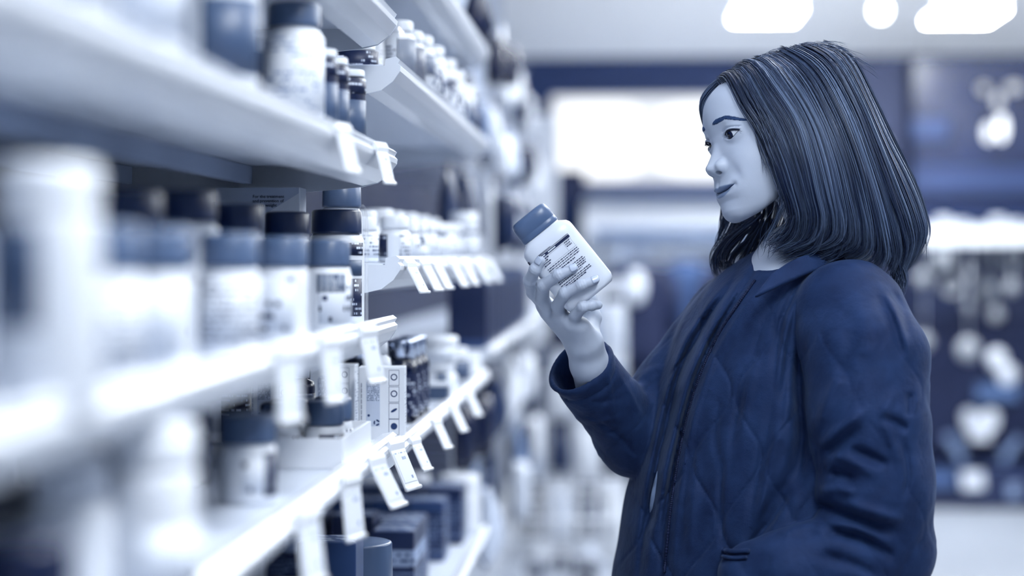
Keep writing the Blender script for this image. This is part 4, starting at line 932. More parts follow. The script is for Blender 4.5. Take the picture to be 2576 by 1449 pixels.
lo = np.min([C(1325, 640, 2.44), C(1420, 780, 2.44)], 0); lo = np.array([C(1315, 0, 2.5)[0], 2.42 - PD, C(0, 1090, 2.6)[2]])
hi = np.array([C(1570, 0, 2.6)[0], 2.65 - PD, C(0, 635, 2.5)[2]])
NV, NF = surfnet(hand_sdf, lo, hi, .0010)
# ---- trunk, arms and legs under the clothes (coarser, carries neck and forearm)
SHL, SHR = C(2150, 745, 2.46), C(1880, 770, 2.70)
def trunk_sdf(p):
    d = cone(p, C(2022, 640, 2.57), C(2062, 760, 2.58), .043, .050)
    d = smin(d, cone(p, C(2030, 800, 2.58), C(1985, 1180, 2.60), .105, .098), .06)
    d = smin(d, cone(p, SHL + np.array([0, .03, -.045]), SHR + np.array([0, 0, -.05]), .040, .040), .03)
    d = smin(d, cone(p, C(1975, 1200, 2.60), C(1985, 1480, 2.60), .100, .125), .06)
    d = smin(d, chain(p, [SHL + np.array([0, .02, -.04]), C(2215, 1330, 2.42), C(1930, 1440, 2.44), C(1880, 1455, 2.46)], [.048, .038, .026, .030], .02), .02)
    d = smin(d, chain(p, [SHR, C(1640, 1120, 2.68), C(1512, 990, 2.592)], [.048, .038, .030], .02), .02)
    for x, y in ((1945, 2.53), (2010, 2.68)):
        t = C(x, 1520, y); d = smin(d, chain(p, [t, np.array([t[0] + .0, t[1], .48]), np.array([t[0] + .01, t[1], .08])], [.085, .055, .038], .02), .03)
    return d
TV, TF = surfnet(trunk_sdf, (-.36, -.22, .05), (.22, .30, 1.42), .006)
V = np.concatenate([h2p(HV), NV, TV]); Fq = np.concatenate([HF, NF + len(HV), TF + len(HV) + len(NV)])
body = npmesh('body', V, Fq, SKIN, woman)
at = body.data.attributes.new('lip', 'FLOAT', 'POINT'); at.data.foreach_set('value', np.concatenate([lipm, np.zeros(len(NV) + len(TV))]).astype(np.float32))
# ---- eyes, lashes, brows
EYEW, IRIS, PUPIL = mat('eye_white', .86, .12, .6), mat('iris', .10, .15, .25), mat('pupil', 0, .1, .25)
LASH = mat('lash', .03, .6, .2)
for sd in (1, -1):
    ec = np.array([EYE[0], sd * EYE[1], EYE[2]]); eb = ec - (np.array([.0022, -.0012, 0]) if sd < 0 else 0)
    g = np.array([math.cos(D2(16)), 0.06 , -math.sin(D2(16))]); g /= np.linalg.norm(g)
    u1 = np.cross(g, [0, 1, 0]); u1 /= np.linalg.norm(u1); u2 = np.cross(g, u1)
    b = MB(); n = 32; rings = [0, 6, 12, 18, 24, 30, 33, 40, 55, 75, 100, 130, 160, 180]; vs = []; fs = []; mi = []
    for a in rings:
        rr = EYER + (.0006 * max(0, math.cos(D2(a) * 90 / 33)) if a < 33 else 0)
        for k in range(n):
            t = 2 * math.pi * k / n
            vs.append(h2p(eb + rr * (g * math.cos(D2(a)) + (u1 * math.cos(t) + u2 * math.sin(t)) * math.sin(D2(a)))))
    for i in range(len(rings) - 1):
        for k in range(n): fs.append((i * n + k, i * n + (k + 1) % n, (i + 1) * n + (k + 1) % n, (i + 1) * n + k)); mi.append(2 if rings[i + 1] <= 12 else 1 if rings[i + 1] <= 30 else 0)
    b.v = [tuple(v) for v in vs]; b.f = fs; b.mi = mi; b.sm = [True] * len(fs)
    b.build('eyeball', [EYEW, IRIS, PUPIL], woman)
    b = MB()
    def lid(ph, el, r): return h2p(ec + r * np.array([math.cos(el) * math.cos(ph), sd * math.cos(el) * math.sin(ph), math.sin(el)]))
    phs = np.radians(np.linspace(-40, 86, 24))
    b.tube([lid(p_, np.interp(p_, PHI, UPL) - .02, 0.0144) for p_ in phs], [.0004 + .0007 * min(1, i / 8) * (1 if i < 20 else (24 - i) / 5) for i in range(24)], 6)
    b.tube([lid(p_, np.interp(p_, PHI, LOL) + .01, .0143) for p_ in phs[3:-2]], .00035, 5)
    for i in range(26):
        p_ = D2(-20 + i * 4.0); e0 = np.interp(p_, PHI, UPL)
        b.tube([lid(p_, e0 - .02, .0145), lid(p_ + .05, e0 - .22, .0168 if sd > 0 else .0155), lid(p_ + .12, e0 - .18, .0186 if sd > 0 else .0166)], [.00022, .00016, .00004], 3)
    b.build('eyelashes', LASH, woman)
def face_F(S, U):
    """surface point of the face at side S and height U"""
    fs = np.linspace(.02, .125, 211).astype(np.float32); q = np.stack([fs, np.full(211, S, np.float32), np.full(211, U, np.float32)], 1)
    d = head_sdf(q); i = np.argmax(np.where(d < 0, np.arange(211), -1)); return fs[i]
BROW = mat('brow', .38, .7, .15)
for sd in (1, -1):
    b = MB()
    for i in range(650):
        t = random.random() ** .85; s = .011 + .038 * t; u = .0155 + .0035 * max(0, 1 - t * 3) + .0075 * math.sin(min(t * 1.25, 1) * math.pi * .62) - .018 * max(0, t - .5)
        wdt = .0034 * (1 - .75 * t) * min(1, .5 + 3 * t); u += random.triangular(-1, 1, 0) * wdt * 1.2
        p0 = np.array([face_F(sd * s, u) + .0002, sd * s, u]); s2 = s + .0055; u2 = u + .0025 * (1 - 1.6 * t)
        p1 = np.array([face_F(sd * s2, u2) + .0007, sd * s2, u2])
        b.tube([h2p(p0), h2p((p0 + p1) / 2 + np.array([.0006, 0, 0])), h2p(p1)], [.0002, .0002, .00006], 3)
    b.build('eyebrow', BROW, woman)
# ---- finger nails
NAIL = mat('nail', .74, .18, .6)
for k in ('middle', 'ring', 'index'):
    pts = [C(*q) for q in fing[k][0]]; t = pts[4] - pts[3]; t /= np.linalg.norm(t); r = fing[k][1][4]
    nrm = np.array([0, -1.0, .35]) if k != 'index' else np.array([-.5, -.85, .2]); nrm -= t * (nrm @ t); nrm /= np.linalg.norm(nrm); sdv = np.cross(t, nrm)
    vs = []; fs = []
    for i in range(7):
        for j in range(7):
            u = -1 + i / 3; v = -1 + j / 3; an = v * .85 * (1 - .12 * max(0, u) ** 2)
            base = pts[4] + t * (.0005 + u * .0052 * (1 - .22 * v * v)); rr = r + .0003 - .0005 * max(0, u) * 1
            vs.append(base + (nrm * math.cos(an) + sdv * math.sin(an)) * rr)
    for i in range(6):
        for j in range(6): fs.append((i * 7 + j, i * 7 + j + 1, i * 7 + j + 8, i * 7 + j + 7))
    b = MB(); b.add(vs, fs, 0, True); o = b.build('fingernail', NAIL, woman)
    md = o.modifiers.new('thick', 'SOLIDIFY'); md.thickness = .0007; md.offset = 1
# ------------------------------------------------------------------ hair
def hair_material():
    m = mat('hair', .10, .30, .6); nt = m.node_tree; b = nt.nodes['Principled BSDF']
    at = nt.nodes.new('ShaderNodeAttribute'); at.attribute_name = 'shade'
    cr_ = nt.nodes.new('ShaderNodeValToRGB'); cr_.color_ramp.elements[0].color = shade(.09, .8); cr_.color_ramp.elements[1].color = shade(.54, .70)  # lighter strand tones put in for highlight streaks
    nt.links.new(at.outputs['Fac'], cr_.inputs[0]); nt.links.new(cr_.outputs[0], b.inputs['Base Color'])
    b.inputs['Specular Tint'].default_value = (.62, .75, 1, 1)
    return m
HAIR = hair_material()
# locks from root to tip: image column, row, and offset in depth from the middle of the head
GUIDES = [
 [(1806, 205, .006), (1782, 226, .018), (1760, 262, .028), (1764, 300, .034), (1776, 330, .038), (1784, 352, .045), (1788, 372, .052), (1790, 385, .056)],
 [(1812, 200, .004), (1795, 216, .022), (1774, 252, .040), (1778, 300, .050), (1794, 360, .064), (1812, 430, .080), (1826, 500, .088), (1836, 560, .09)],
 [(1830, 185, .010), (1815, 220, .045), (1812, 290, .068), (1830, 390, .084), (1850, 480, .092), (1832, 560, .096), (1800, 630, .098), (1830, 690, .094)],
 [(1900, 150, .020), (1895, 205, .070), (1900, 320, .092), (1908, 440, .100), (1905, 540, .100), (1872, 610, .096), (1835, 655, .094), (1850, 690, .090)],
 [(1990, 120, .026), (2000, 165, .075), (2005, 300, .102), (2000, 430, .108), (1985, 540, .104), (1950, 610, .100), (1905, 650, .094), (1900, 680, .090)],
 [(2050, 113, .034), (2090, 155, .072), (2115, 290, .100), (2130, 420, .106), (2135, 540, .100), (2130, 620, .096), (2110, 660, .090), (2080, 690, .086)],
 [(2064, 112, .034), (2118, 150, .058), (2160, 270, .076), (2198, 400, .080), (2235, 510, .078), (2250, 600, .072), (2245, 660, .068), (2215, 705, .064)],
 [(2070, 113, .028), (2135, 150, .028), (2188, 250, .030), (2240, 360, .030), (2288, 460, .030), (2316, 545, .030), (2318, 610, .030), (2272, 690, .030)],
 [(2060, 110, .018), (2130, 140, -.010), (2183, 240, -.018), (2232, 350, -.022), (2282, 450, -.022), (2316, 540, -.022), (2322, 605, -.018), (2268, 700, -.020)],
 [(2030, 110, .008), (2105, 148, -.035), (2165, 250, -.052), (2212, 360, -.060), (2256, 470, -.062), (2288, 560, -.058), (2296, 625, -.052), (2262, 710, -.050)],
 [(1990, 116, .000), (2070, 160, -.046), (2135, 268, -.072), (2182, 390, -.085), (2218, 500, -.090), (2240, 590, -.086), (2246, 650, -.078), (2225, 690, -.072)],
 [(1950, 126, .000), (2030, 178, -.050), (2095, 290, -.082), (2138, 400, -.098), (2164, 500, -.104), (2178, 575, -.100), (2172, 630, -.090), (2120, 655, -.080)],
 [(1910, 141, .000), (1985, 193, -.055), (2050, 300, -.088), (2085, 400, -.104), (2106, 490, -.110), (2118, 556, -.106), (2106, 606, -.096), (2042, 632, -.084)],
 [(1870, 160, .000), (1935, 208, -.058), (2000, 300, -.090), (2034, 400, -.105), (2054, 490, -.110), (2066, 550, -.105), (2052, 600, -.092), (1990, 628, -.078)],
 [(1838, 184, .000), (1890, 233, -.052), (1948, 318, -.086), (1985, 408, -.098), (2010, 495, -.102), (2022, 552, -.098), (2008, 602, -.082), (1958, 632, -.068)],
 [(1814, 203, -.002), (1850, 250, -.046), (1903, 312, -.074), (1938, 380, -.086), (1962, 448, -.091), (1984, 515, -.089), (1984, 566, -.078), (1944, 618, -.062)],
]
NG = len(GUIDES); NS = 26
GC = np.stack([cr([C(x, y, PD + d) for x, y, d in g], NS) for g in GUIDES])       # guide, along, xyz
def clear_head(c, side, gap):
    """moves points that lie in the head sideways out of it (side -1: towards the camera)"""
    c = c.copy()
    k = np.arange(len(c)); up = np.clip(1 - k / (.22 * len(c)), 0, 1)
    for it in range(60):
        d = head_sdf(p2h(c)); m = d < gap * (1 - .45 * up)
        if not m.any(): break
        c[m, 2] += np.maximum((gap - d[m]) * .6, .0006) * up[m]
        c[m, 1] += (1 - up[m]) * side * np.maximum((gap - d[m]) * .6, .0006)
    return c
for gi in range(NG):
    GC[gi] = clear_head(GC[gi], 1 if gi < 7 else -1, .0075)
    k = np.arange(1, NS - 1)
    for it in range(2): GC[gi][k, 1] = (GC[gi][k - 1, 1] + 2 * GC[gi][k, 1] + GC[gi][k + 1, 1]) / 4
def guide_at(t):
    t = min(max(t, 0), NG - 1 - 1e-6); i = int(t); u = t - i
    p = [GC[min(max(j, 0), NG - 1)] for j in (i - 1, i, i + 1, i + 2)]
    return .5 * (2 * p[1] + (p[2] - p[0]) * u + (2 * p[0] - 5 * p[1] + 4 * p[2] - p[3]) * u * u + (3 * p[1] - p[0] - 3 * p[2] + p[3]) * u ** 3)
HCI = C(2000, 380, PD + .01)                                                      # middle of the hair mass
hv, hfc, hsh = [], [], []; hn = 0
def inward(c, dist):
    ax = HCI + np.array([.15, 0, -.62])[None, :] * np.clip((HCI[2] + .06 - c[:, 2:3]), 0, 1)
    v = ax - c; return c + v / (np.linalg.norm(v, axis=1, keepdims=True) + 1e-6) * dist
# the closed under-layer
ts = np.linspace(0, NG - 1, 110)
m_ = 22
def part(c, smax_):
    x = np.linspace(0, smax_ * (len(c) - 1), m_); i = np.clip(x.astype(int), 0, len(c) - 2); u = (x - i)[:, None]; return c[i] * (1 - u) + c[i + 1] * u
sheet = np.stack([inward(part(guide_at(t), np.interp(t, [0, 1, 2, 4, 5.5, 7, 9, 12, 15], [.55, .58, .48, .46, .70, .86, .84, .82, .84])), .0065 + .002 * math.sin(t * 9)) for t in ts])
hv.append(sheet.reshape(-1, 3)); hsh.append(np.full(len(ts) * m_, .05))
for i in range(len(ts) - 1):
    k = np.arange(m_ - 1) + i * m_
    hfc.append(np.stack([k, k + 1, k + 1 + m_, k + m_], 1))
hn = len(ts) * m_
def strands(center, n, spread, r, shade, curl=0.0, ends=(.82, 1.0), depth=.008):
    """one lock: n hairs round a centre line"""
    global hn
    m = len(center); s = np.linspace(0, 1, m)
    T = np.gradient(center, axis=0); T /= np.linalg.norm(T, axis=1, keepdims=True) + 1e-9
    out = center - (HCI + np.array([.15, 0, -.62])[None, :] * np.clip((HCI[2] + .06 - center[:, 2:3]), 0, 1)); out -= T * (out * T).sum(1, keepdims=True); out /= np.linalg.norm(out, axis=1, keepdims=True) + 1e-9
    sd = np.cross(T, out)
    prof = .55 + .6 * np.sin(np.pi * np.clip(s * 1.05, 0, 1)) ** 1.0 - .35 * s
    for q in range(n):
        a, o = rng.normal(0, 1), rng.random(); L = rng.uniform(*ends); ph = rng.uniform(0, 6.28)
        c = center + sd * (a * spread * prof)[:, None] + out * ((-o * depth) * (.4 + .6 * np.sin(np.pi * s)) + .0012)[:, None]
        c += sd * (np.sin(s * rng.uniform(4, 9) + ph) * .0009 * s)[:, None] + out * (np.sin(s * rng.uniform(4, 9) + ph * 2) * .0008 * s)[:, None]
        if curl: c += (sd * np.cos(s * 5 + ph)[:, None] + out * np.sin(s * 5 + ph)[:, None]) * (curl * s ** 3)[:, None]
        x = np.linspace(0, L * (m - 1), m); i = np.clip(x.astype(int), 0, m - 2); u = (x - i)[:, None]; c = c[i] * (1 - u) + c[i + 1] * u
        rr = r * rng.uniform(.7, 1.25) * np.clip((1.02 - s) / .25, .12, 1) * np.clip(s / .06 + .15, 0, 1)
        for j in range(3):
            an = 2.094 * j + ph
            hv.append(c + (sd * math.cos(an) + out * math.sin(an)) * rr[:, None])
        k = np.arange(m - 1)
        for j in range(3):
            a0, a1 = hn + j * m, hn + ((j + 1) % 3) * m
            hfc.append(np.stack([a0 + k, a1 + k, a1 + k + 1, a0 + k + 1], 1))
        hsh.append(np.full(3 * m, np.clip(shade + rng.normal(0, .14), 0, 1))); hn += 3 * m
nl = 330
for q in range(nl):
    t = (q + rng.random()) / nl * (NG - 1)
    c = guide_at(t); near = 1 if t > 7 else .6
    lift = rng.normal(0, .0022); c = inward(c, -lift + .002)
    strands(c, 15 if t > 6.5 else 9 if t > 4.5 else 6, .0034, .00062, np.clip(rng.normal(.35, .25), 0, 1), depth=.007)
# loose curling ends under the jaw on the far side
for g in ([(1905, 545, .05), (1870, 570, .07), (1820, 610, .08), (1795, 650, .08), (1800, 690, .075), (1825, 705, .07)],
          [(1915, 550, .05), (1885, 580, .07), (1835, 625, .08), (1818, 660, .08), (1826, 676, .075), (1838, 668, .07)],
          [(1925, 550, .05), (1895, 600, .07), (1875, 640, .075), (1850, 680, .07), (1835, 715, .06), (1828, 740, .05)],
          [(1935, 555, .04), (1925, 610, .06), (1900, 655, .06), (1870, 700, .055), (1850, 735, .05), (1840, 760, .045)]):
    c = cr([C(x, y, PD + d) for x, y, d in g], NS)
    for k in range(4): strands(c + rng.normal(0, .0035, 3), 12, .0028, .0006, .1, curl=.004)
# wisps: at the nape and under the near jaw, and fly-away hairs on top
for g, k, n in (([(2190, 560, -.05), (2235, 620, -.05), (2262, 680, -.05), (2262, 715, -.05), (2256, 735, -.05)], 8, 12),
                ([(2010, 540, -.085), (1995, 585, -.075), (1960, 610, -.06), (1935, 618, -.05)], 8, 8),
                ([(2060, 560, -.095), (2040, 610, -.085), (1990, 632, -.07), (1950, 640, -.055)], 8, 8),
                ([(2130, 580, -.095), (2110, 630, -.085), (2060, 650, -.075), (2020, 645, -.07)], 8, 8),
                ([(1990, 500, -.088), (1960, 560, -.07), (1935, 600, -.06), (1925, 640, -.05)], 3, 5),
                ([(1818, 208, -.012), (1835, 255, -.040), (1860, 300, -.058), (1880, 330, -.066)], 3, 7),
                ([(1830, 195, -.02), (1880, 260, -.058), (1915, 330, -.076), (1938, 400, -.082), (1950, 450, -.084)], 5, 9),
                ([(1845, 185, -.02), (1905, 270, -.066), (1945, 360, -.084), (1968, 450, -.09), (1970, 520, -.085), (1955, 560, -.075)], 4, 9),
                ([(1815, 207, -.010), (1825, 250, -.034), (1838, 285, -.048), (1845, 305, -.054)], 2, 4)):
    c = cr([C(x, y, PD + d) for x, y, d in g], NS)
    for j in range(k): strands(c + rng.normal(0, .005, 3), n, .004, .0005, .3, curl=.006)
for q in range(110):
    x = rng.uniform(1850, 2150); y = np.interp(x, [1810, 1900, 2000, 2060, 2120, 2160], [205, 148, 120, 113, 135, 173]); d = rng.normal(0, .02)
    hx = rng.uniform(30, 90); hy = rng.uniform(-11, 2); sl = np.interp(x, [1850, 2040, 2150], [-.25, 0, .6])
    c = cr([C(x, y + 4, PD + d), C(x + hx * .35, y + hy + sl * hx * .35, PD + d), C(x + hx * .75, y + hy * 1.2 + sl * hx * .75 + 2, PD + d + .005), C(x + hx * 1.1, y + hy + sl * hx * 1.1 + 8, PD + d + .01)], NS)
    strands(c, 1, .001, .0003, .4, depth=0)
for q in range(60):
    t = rng.uniform(0, 1); x = 2180 + 140 * t; y = 270 + 300 * t
    c = cr([C(x - 25, y - 40, PD), C(x + 2, y, PD), C(x + 14, y + 50, PD), C(x + 10 + 12 * rng.random(), y + 110, PD)], NS)
    strands(c, 1, .004, .0003, .4, depth=.002)
hair = npmesh('hair', np.concatenate(hv), np.concatenate(hfc), HAIR, woman)
at = hair.data.attributes.new('shade', 'FLOAT', 'POINT'); at.data.foreach_set('value', np.concatenate(hsh).astype(np.float32))
# ------------------------------------------------------------------ clothes
def jacket_material():
    m = mat('jacket_cloth', .24, .7, .12); nt = m.node_tree; b = nt.nodes['Principled BSDF']
    b.inputs['Sheen Weight'].default_value = .18; b.inputs['Sheen Roughness'].default_value = .4; b.inputs['Sheen Tint'].default_value = duo(.6)
    tc = nt.nodes.new('ShaderNodeTexCoord')
    n1 = nt.nodes.new('ShaderNodeTexNoise'); n1.inputs['Scale'].default_value = 30; n1.inputs['Detail'].default_value = 5
    n2 = nt.nodes.new('ShaderNodeTexNoise'); n2.inputs['Scale'].default_value = 900; n2.inputs['Detail'].default_value = 2
    nt.links.new(tc.outputs['Object'], n1.inputs['Vector']); nt.links.new(tc.outputs['Object'], n2.inputs['Vector'])
    cr_ = nt.nodes.new('ShaderNodeValToRGB'); cr_.color_ramp.elements[0].position = .3; cr_.color_ramp.elements[1].position = .7
    cr_.color_ramp.elements[0].color = shade(.215, .64); cr_.color_ramp.elements[1].color = shade(.30, .64)
    nt.links.new(n1.outputs['Fac'], cr_.inputs[0]); nt.links.new(cr_.outputs[0], b.inputs['Base Color'])
    ad = nt.nodes.new('ShaderNodeMath'); ad.operation = 'MULTIPLY_ADD'; ad.inputs[1].default_value = .12
    nt.links.new(n2.outputs['Fac'], ad.inputs[0]); nt.links.new(n1.outputs['Fac'], ad.inputs[2])
    bp = nt.nodes.new('ShaderNodeBump'); bp.inputs['Strength'].default_value = .5; bp.inputs['Distance'].default_value = .007
    nt.links.new(ad.outputs[0], bp.inputs['Height']); nt.links.new(bp.outputs[0], b.inputs['Normal']); return m
JACKET = jacket_material(); LINING = mat('jacket_lining', .10, .6, .3)
ROWS = [600, 640, 690, 740, 800, 880, 960, 1050, 1200, 1300, 1449, 1600, 1720]
ROWL = [1935, 1890, 1822, 1768, 1735, 1694, 1664, 1640, 1602, 1584, 1555, 1540, 1535]
ROWR = [2040, 2105, 2180, 2225, 2250, 2258, 2258, 2252, 2245, 2245, 2250, 2260, 2262]
rz_ = np.array([CAMZ - (y - HORY) / FPX * PD for y in ROWS])[::-1]
rl_ = ((np.array(ROWL) - 1288) / FPX * PD - BASE[0])[::-1]; rr_ = ((np.array(ROWR) - 1288) / FPX * PD - BASE[0])[::-1]
ZT = np.linspace(rz_[0] - .02, rz_[-1] + .02, 800)
def ztab(y):
    k = np.exp(-.5 * (np.arange(-60, 61) * (ZT[1] - ZT[0]) / .014) ** 2); k /= k.sum(); return np.convolve(np.pad(np.interp(ZT, rz_, y), 60, mode='edge'), k, 'valid')
Z_L, Z_R = ztab(rl_), ztab(rr_)
E1 = np.array([-.51, .86]); E2 = np.array([-.86, -.51])
PPM = FPX / PD                                       # image pixels per metre at the body
def pxy(p): return 1288 + (p[:, 0] + BASE[0]) / (p[:, 1] + BASE[1]) * FPX, HORY - (p[:, 2] - CAMZ) / (p[:, 1] + BASE[1]) * FPX
def seg_dist(X, Y, pts):
    d = np.full(len(X), 1e9, np.float32); s = np.zeros(len(X), np.float32); n = len(pts) - 1
    for i, ((x0, y0), (x1, y1)) in enumerate(zip(pts, pts[1:])):
        vx, vy = x1 - x0, y1 - y0; t = np.clip(((X - x0) * vx + (Y - y0) * vy) / (vx * vx + vy * vy), 0, 1)
        e = np.hypot(X - x0 - t * vx, Y - y0 - t * vy); m = e < d
        d = np.where(m, e, d); s = np.where(m, (i + t) / n, s)
    return d, s
# folds of the cloth: path, width in px, height in mm (minus: a valley)
SL_FOLDS = [([(2124, 934), (2085, 1000), (2052, 1100)], 16, 7), ([(2182, 1033), (2110, 1080), (2062, 1132)], 15, 8), ([(2170, 1075), (2110, 1118), (2080, 1150)], 14, -7),
            ([(2140, 1128), (2190, 1150), (2235, 1172)], 13, -9), ([(2082, 1140), (2140, 1160), (2210, 1200)], 15, 6), ([(2085, 1188), (2120, 1196), (2155, 1218)], 14, -10),
            ([(2060, 1235), (2110, 1232), (2150, 1240)], 13, 6), ([(2054, 1268), (2106, 1284), (2194, 1318), (2253, 1338)], 14, -10), ([(2110, 1262), (2200, 1290), (2270, 1310)], 14, 6),
            ([(2077, 1340), (2160, 1352), (2215, 1380), (2250, 1408)], 13, -9), ([(2070, 1312), (2160, 1330), (2240, 1372)], 13, 6), ([(2212, 1052), (2250, 1062), (2285, 1085)], 12, -8),
            ([(2256, 980), (2225, 1040), (2240, 1100), (2262, 1170)], 12, 6), ([(2290, 985), (2286, 1050)], 9, -6), ([(2205, 735), (2245, 815), (2272, 900)], 13, -5), ([(2240, 728), (2270, 780), (2288, 850)], 10, -4),
            ([(2225, 732), (2260, 805), (2282, 890)], 9, 4), ([(2150, 830), (2130, 900), (2110, 960)], 18, -5), ([(2170, 760), (2190, 840), (2200, 920)], 30, 4), ([(2268, 1100), (2285, 1180), (2275, 1260)], 8, -5),
            ([(2060, 1395), (2140, 1418), (2210, 1449)], 16, -8), ([(1960, 1345), (2030, 1322), (2090, 1345)], 14, 5)]
TO_FOLDS = [([(1905, 668), (1850, 755), (1800, 838), (1760, 925), (1730, 1020), (1708, 1110), (1690, 1200), (1672, 1320), (1660, 1460)], 7, -11),
            ([(1880, 680), (1820, 780), (1775, 860), (1735, 945), (1706, 1040), (1684, 1130), (1662, 1230), (1642, 1340), (1628, 1460)], 13, 9),
            ([(1858, 690), (1800, 770), (1752, 850), (1712, 930), (1684, 1030), (1662, 1130), (1638, 1250), (1616, 1370), (1606, 1460)], 8, -10),
            ([(1840, 700), (1780, 770), (1728, 850), (1694, 930), (1664, 1030), (1640, 1140), (1616, 1250), (1596, 1370)], 9, 6),
            ([(1925, 690), (1870, 780), (1825, 850), (1785, 930), (1752, 1030), (1728, 1130), (1712, 1230), (1700, 1330), (1690, 1460)], 9, 5),
            ([(1700, 985), (1685, 1060), (1668, 1130)], 9, -9), ([(1655, 1190), (1645, 1260), (1632, 1330)], 10, -12),
            ([(2030, 690), (1985, 760), (1958, 850), (1945, 960)], 10, -6), ([(2062, 690), (2010, 770), (1985, 870), (1972, 980), (1962, 1080)], 11, -7), ([(2046, 690), (1998, 765), (1972, 860), (1958, 970)], 9, 5),
            ([(1990, 700), (1930, 790), (1890, 900)], 10, -4), ([(1960, 960), (1930, 1080), (1905, 1200), (1880, 1330)], 12, -5), ([(1985, 1000), (1950, 1120), (1925, 1230), (1900, 1340)], 12, 5),
            ([(1870, 980), (1850, 1060), (1840, 1150)], 11, -4), ([(1905, 900), (1880, 1000), (1868, 1090)], 12, 4), ([(1812, 1000), (1800, 1090), (1805, 1160)], 10, -3.5),
            ([(2010, 1100), (1990, 1200), (1930, 1300), (1875, 1380)], 22, -12), ([(1985, 1240), (1940, 1310), (1880, 1385), (1860, 1449)], 9, -8), ([(2060, 720), (2028, 830), (2010, 940), (2018, 1080), (2012, 1240)], 20, -28),
            ([(1818, 1150), (1812, 1250), (1818, 1380)], 8, -5), ([(1718, 800), (1690, 860)], 10, 5), ([(1762, 1130), (1740, 1260), (1735, 1400)], 14, 4)]
SR_FOLDS = [([(1530, 935), (1538, 1000), (1545, 1060)], 5, 5), ([(1560, 945), (1590, 1000), (1612, 1050)], 6, 5), ([(1475, 1010), (1520, 1010), (1575, 1000)], 6, -3), ([(1490, 1050), (1560, 1100), (1600, 1150)], 5, -5),
            ([(1440, 1050), (1500, 1060), (1560, 1050)], 6, 3), ([(1520, 1090), (1560, 1080)], 6, -4), ([(1600, 960), (1640, 930), (1670, 925)], 10, 5), ([(1620, 990), (1650, 960), (1680, 950)], 8, -5)]
def folds(X, Y, L):
    o = np.zeros(len(X), np.float32)
    for pts, wd, mm in L:
        pts = [tuple(q) for q in cr(pts, 3 * len(pts))]; xs = [q[0] for q in pts]; ys = [q[1] for q in pts]; g = 3 * wd
        m = (X > min(xs) - g) & (X < max(xs) + g) & (Y > min(ys) - g) & (Y < max(ys) + g)
        if not m.any(): continue
        d, s = seg_dist(X[m], Y[m], pts); o[m] += mm * .001 * np.exp(-(d / wd) ** 2) * np.clip(np.minimum(s, 1 - s) / .28 + .08, 0, 1)
    return o
def quilt(X, Y, W, Lg, slope, ph):
    """distance (px) to the nearest of the wavy stitched lines"""
    u = (X - slope * (Y - 900)) / W + ph; i0 = np.floor(u); best = np.full(len(X), 1e9, np.float32)
    for k in (-1, 0, 1, 2):
        i = i0 + k; best = np.minimum(best, np.abs(u - i - .44 * np.where(i % 2 == 0, 1, -1) * np.cos(2 * np.pi * Y / Lg)) * W)
    return best
def puff(p, q, depth=.0022):
    return -depth * np.exp(-(q / 4.0) ** 2) + .0022 * (1 - np.exp(-(q / 30.) ** 2)) - .0012
def wob(p, f, s):
    return np.sin(p[:, 0] * f + 1.3 * np.sin(p[:, 2] * f * .7 + s)) * np.sin(p[:, 2] * f * .8 + 1.7 * np.sin(p[:, 1] * f * .6 + s * 2))
SLV_L = ([C(2135, 792, 2.468), C(2178, 905, 2.430), C(2186, 1060, 2.408), C(2200, 1230, 2.400), C(2222, 1372, 2.41)], [.0725, .0735, .0715, .0680, .0640])
SLV_L2 = ([C(2222, 1372, 2.41), C(2120, 1415, 2.385), C(1990, 1440, 2.385), C(1900, 1452, 2.40)], [.0600, .054, .050, .047])
SLV_R = ([C(1850, 800, 2.70), C(1700, 985, 2.69), C(1598, 1095, 2.66)], [.066, .058, .054])
CUFF, ELB = C(1456, 918, 2.565), C(1600, 1106, 2.655)
cdir = (ELB - CUFF) / np.linalg.norm(ELB - CUFF)
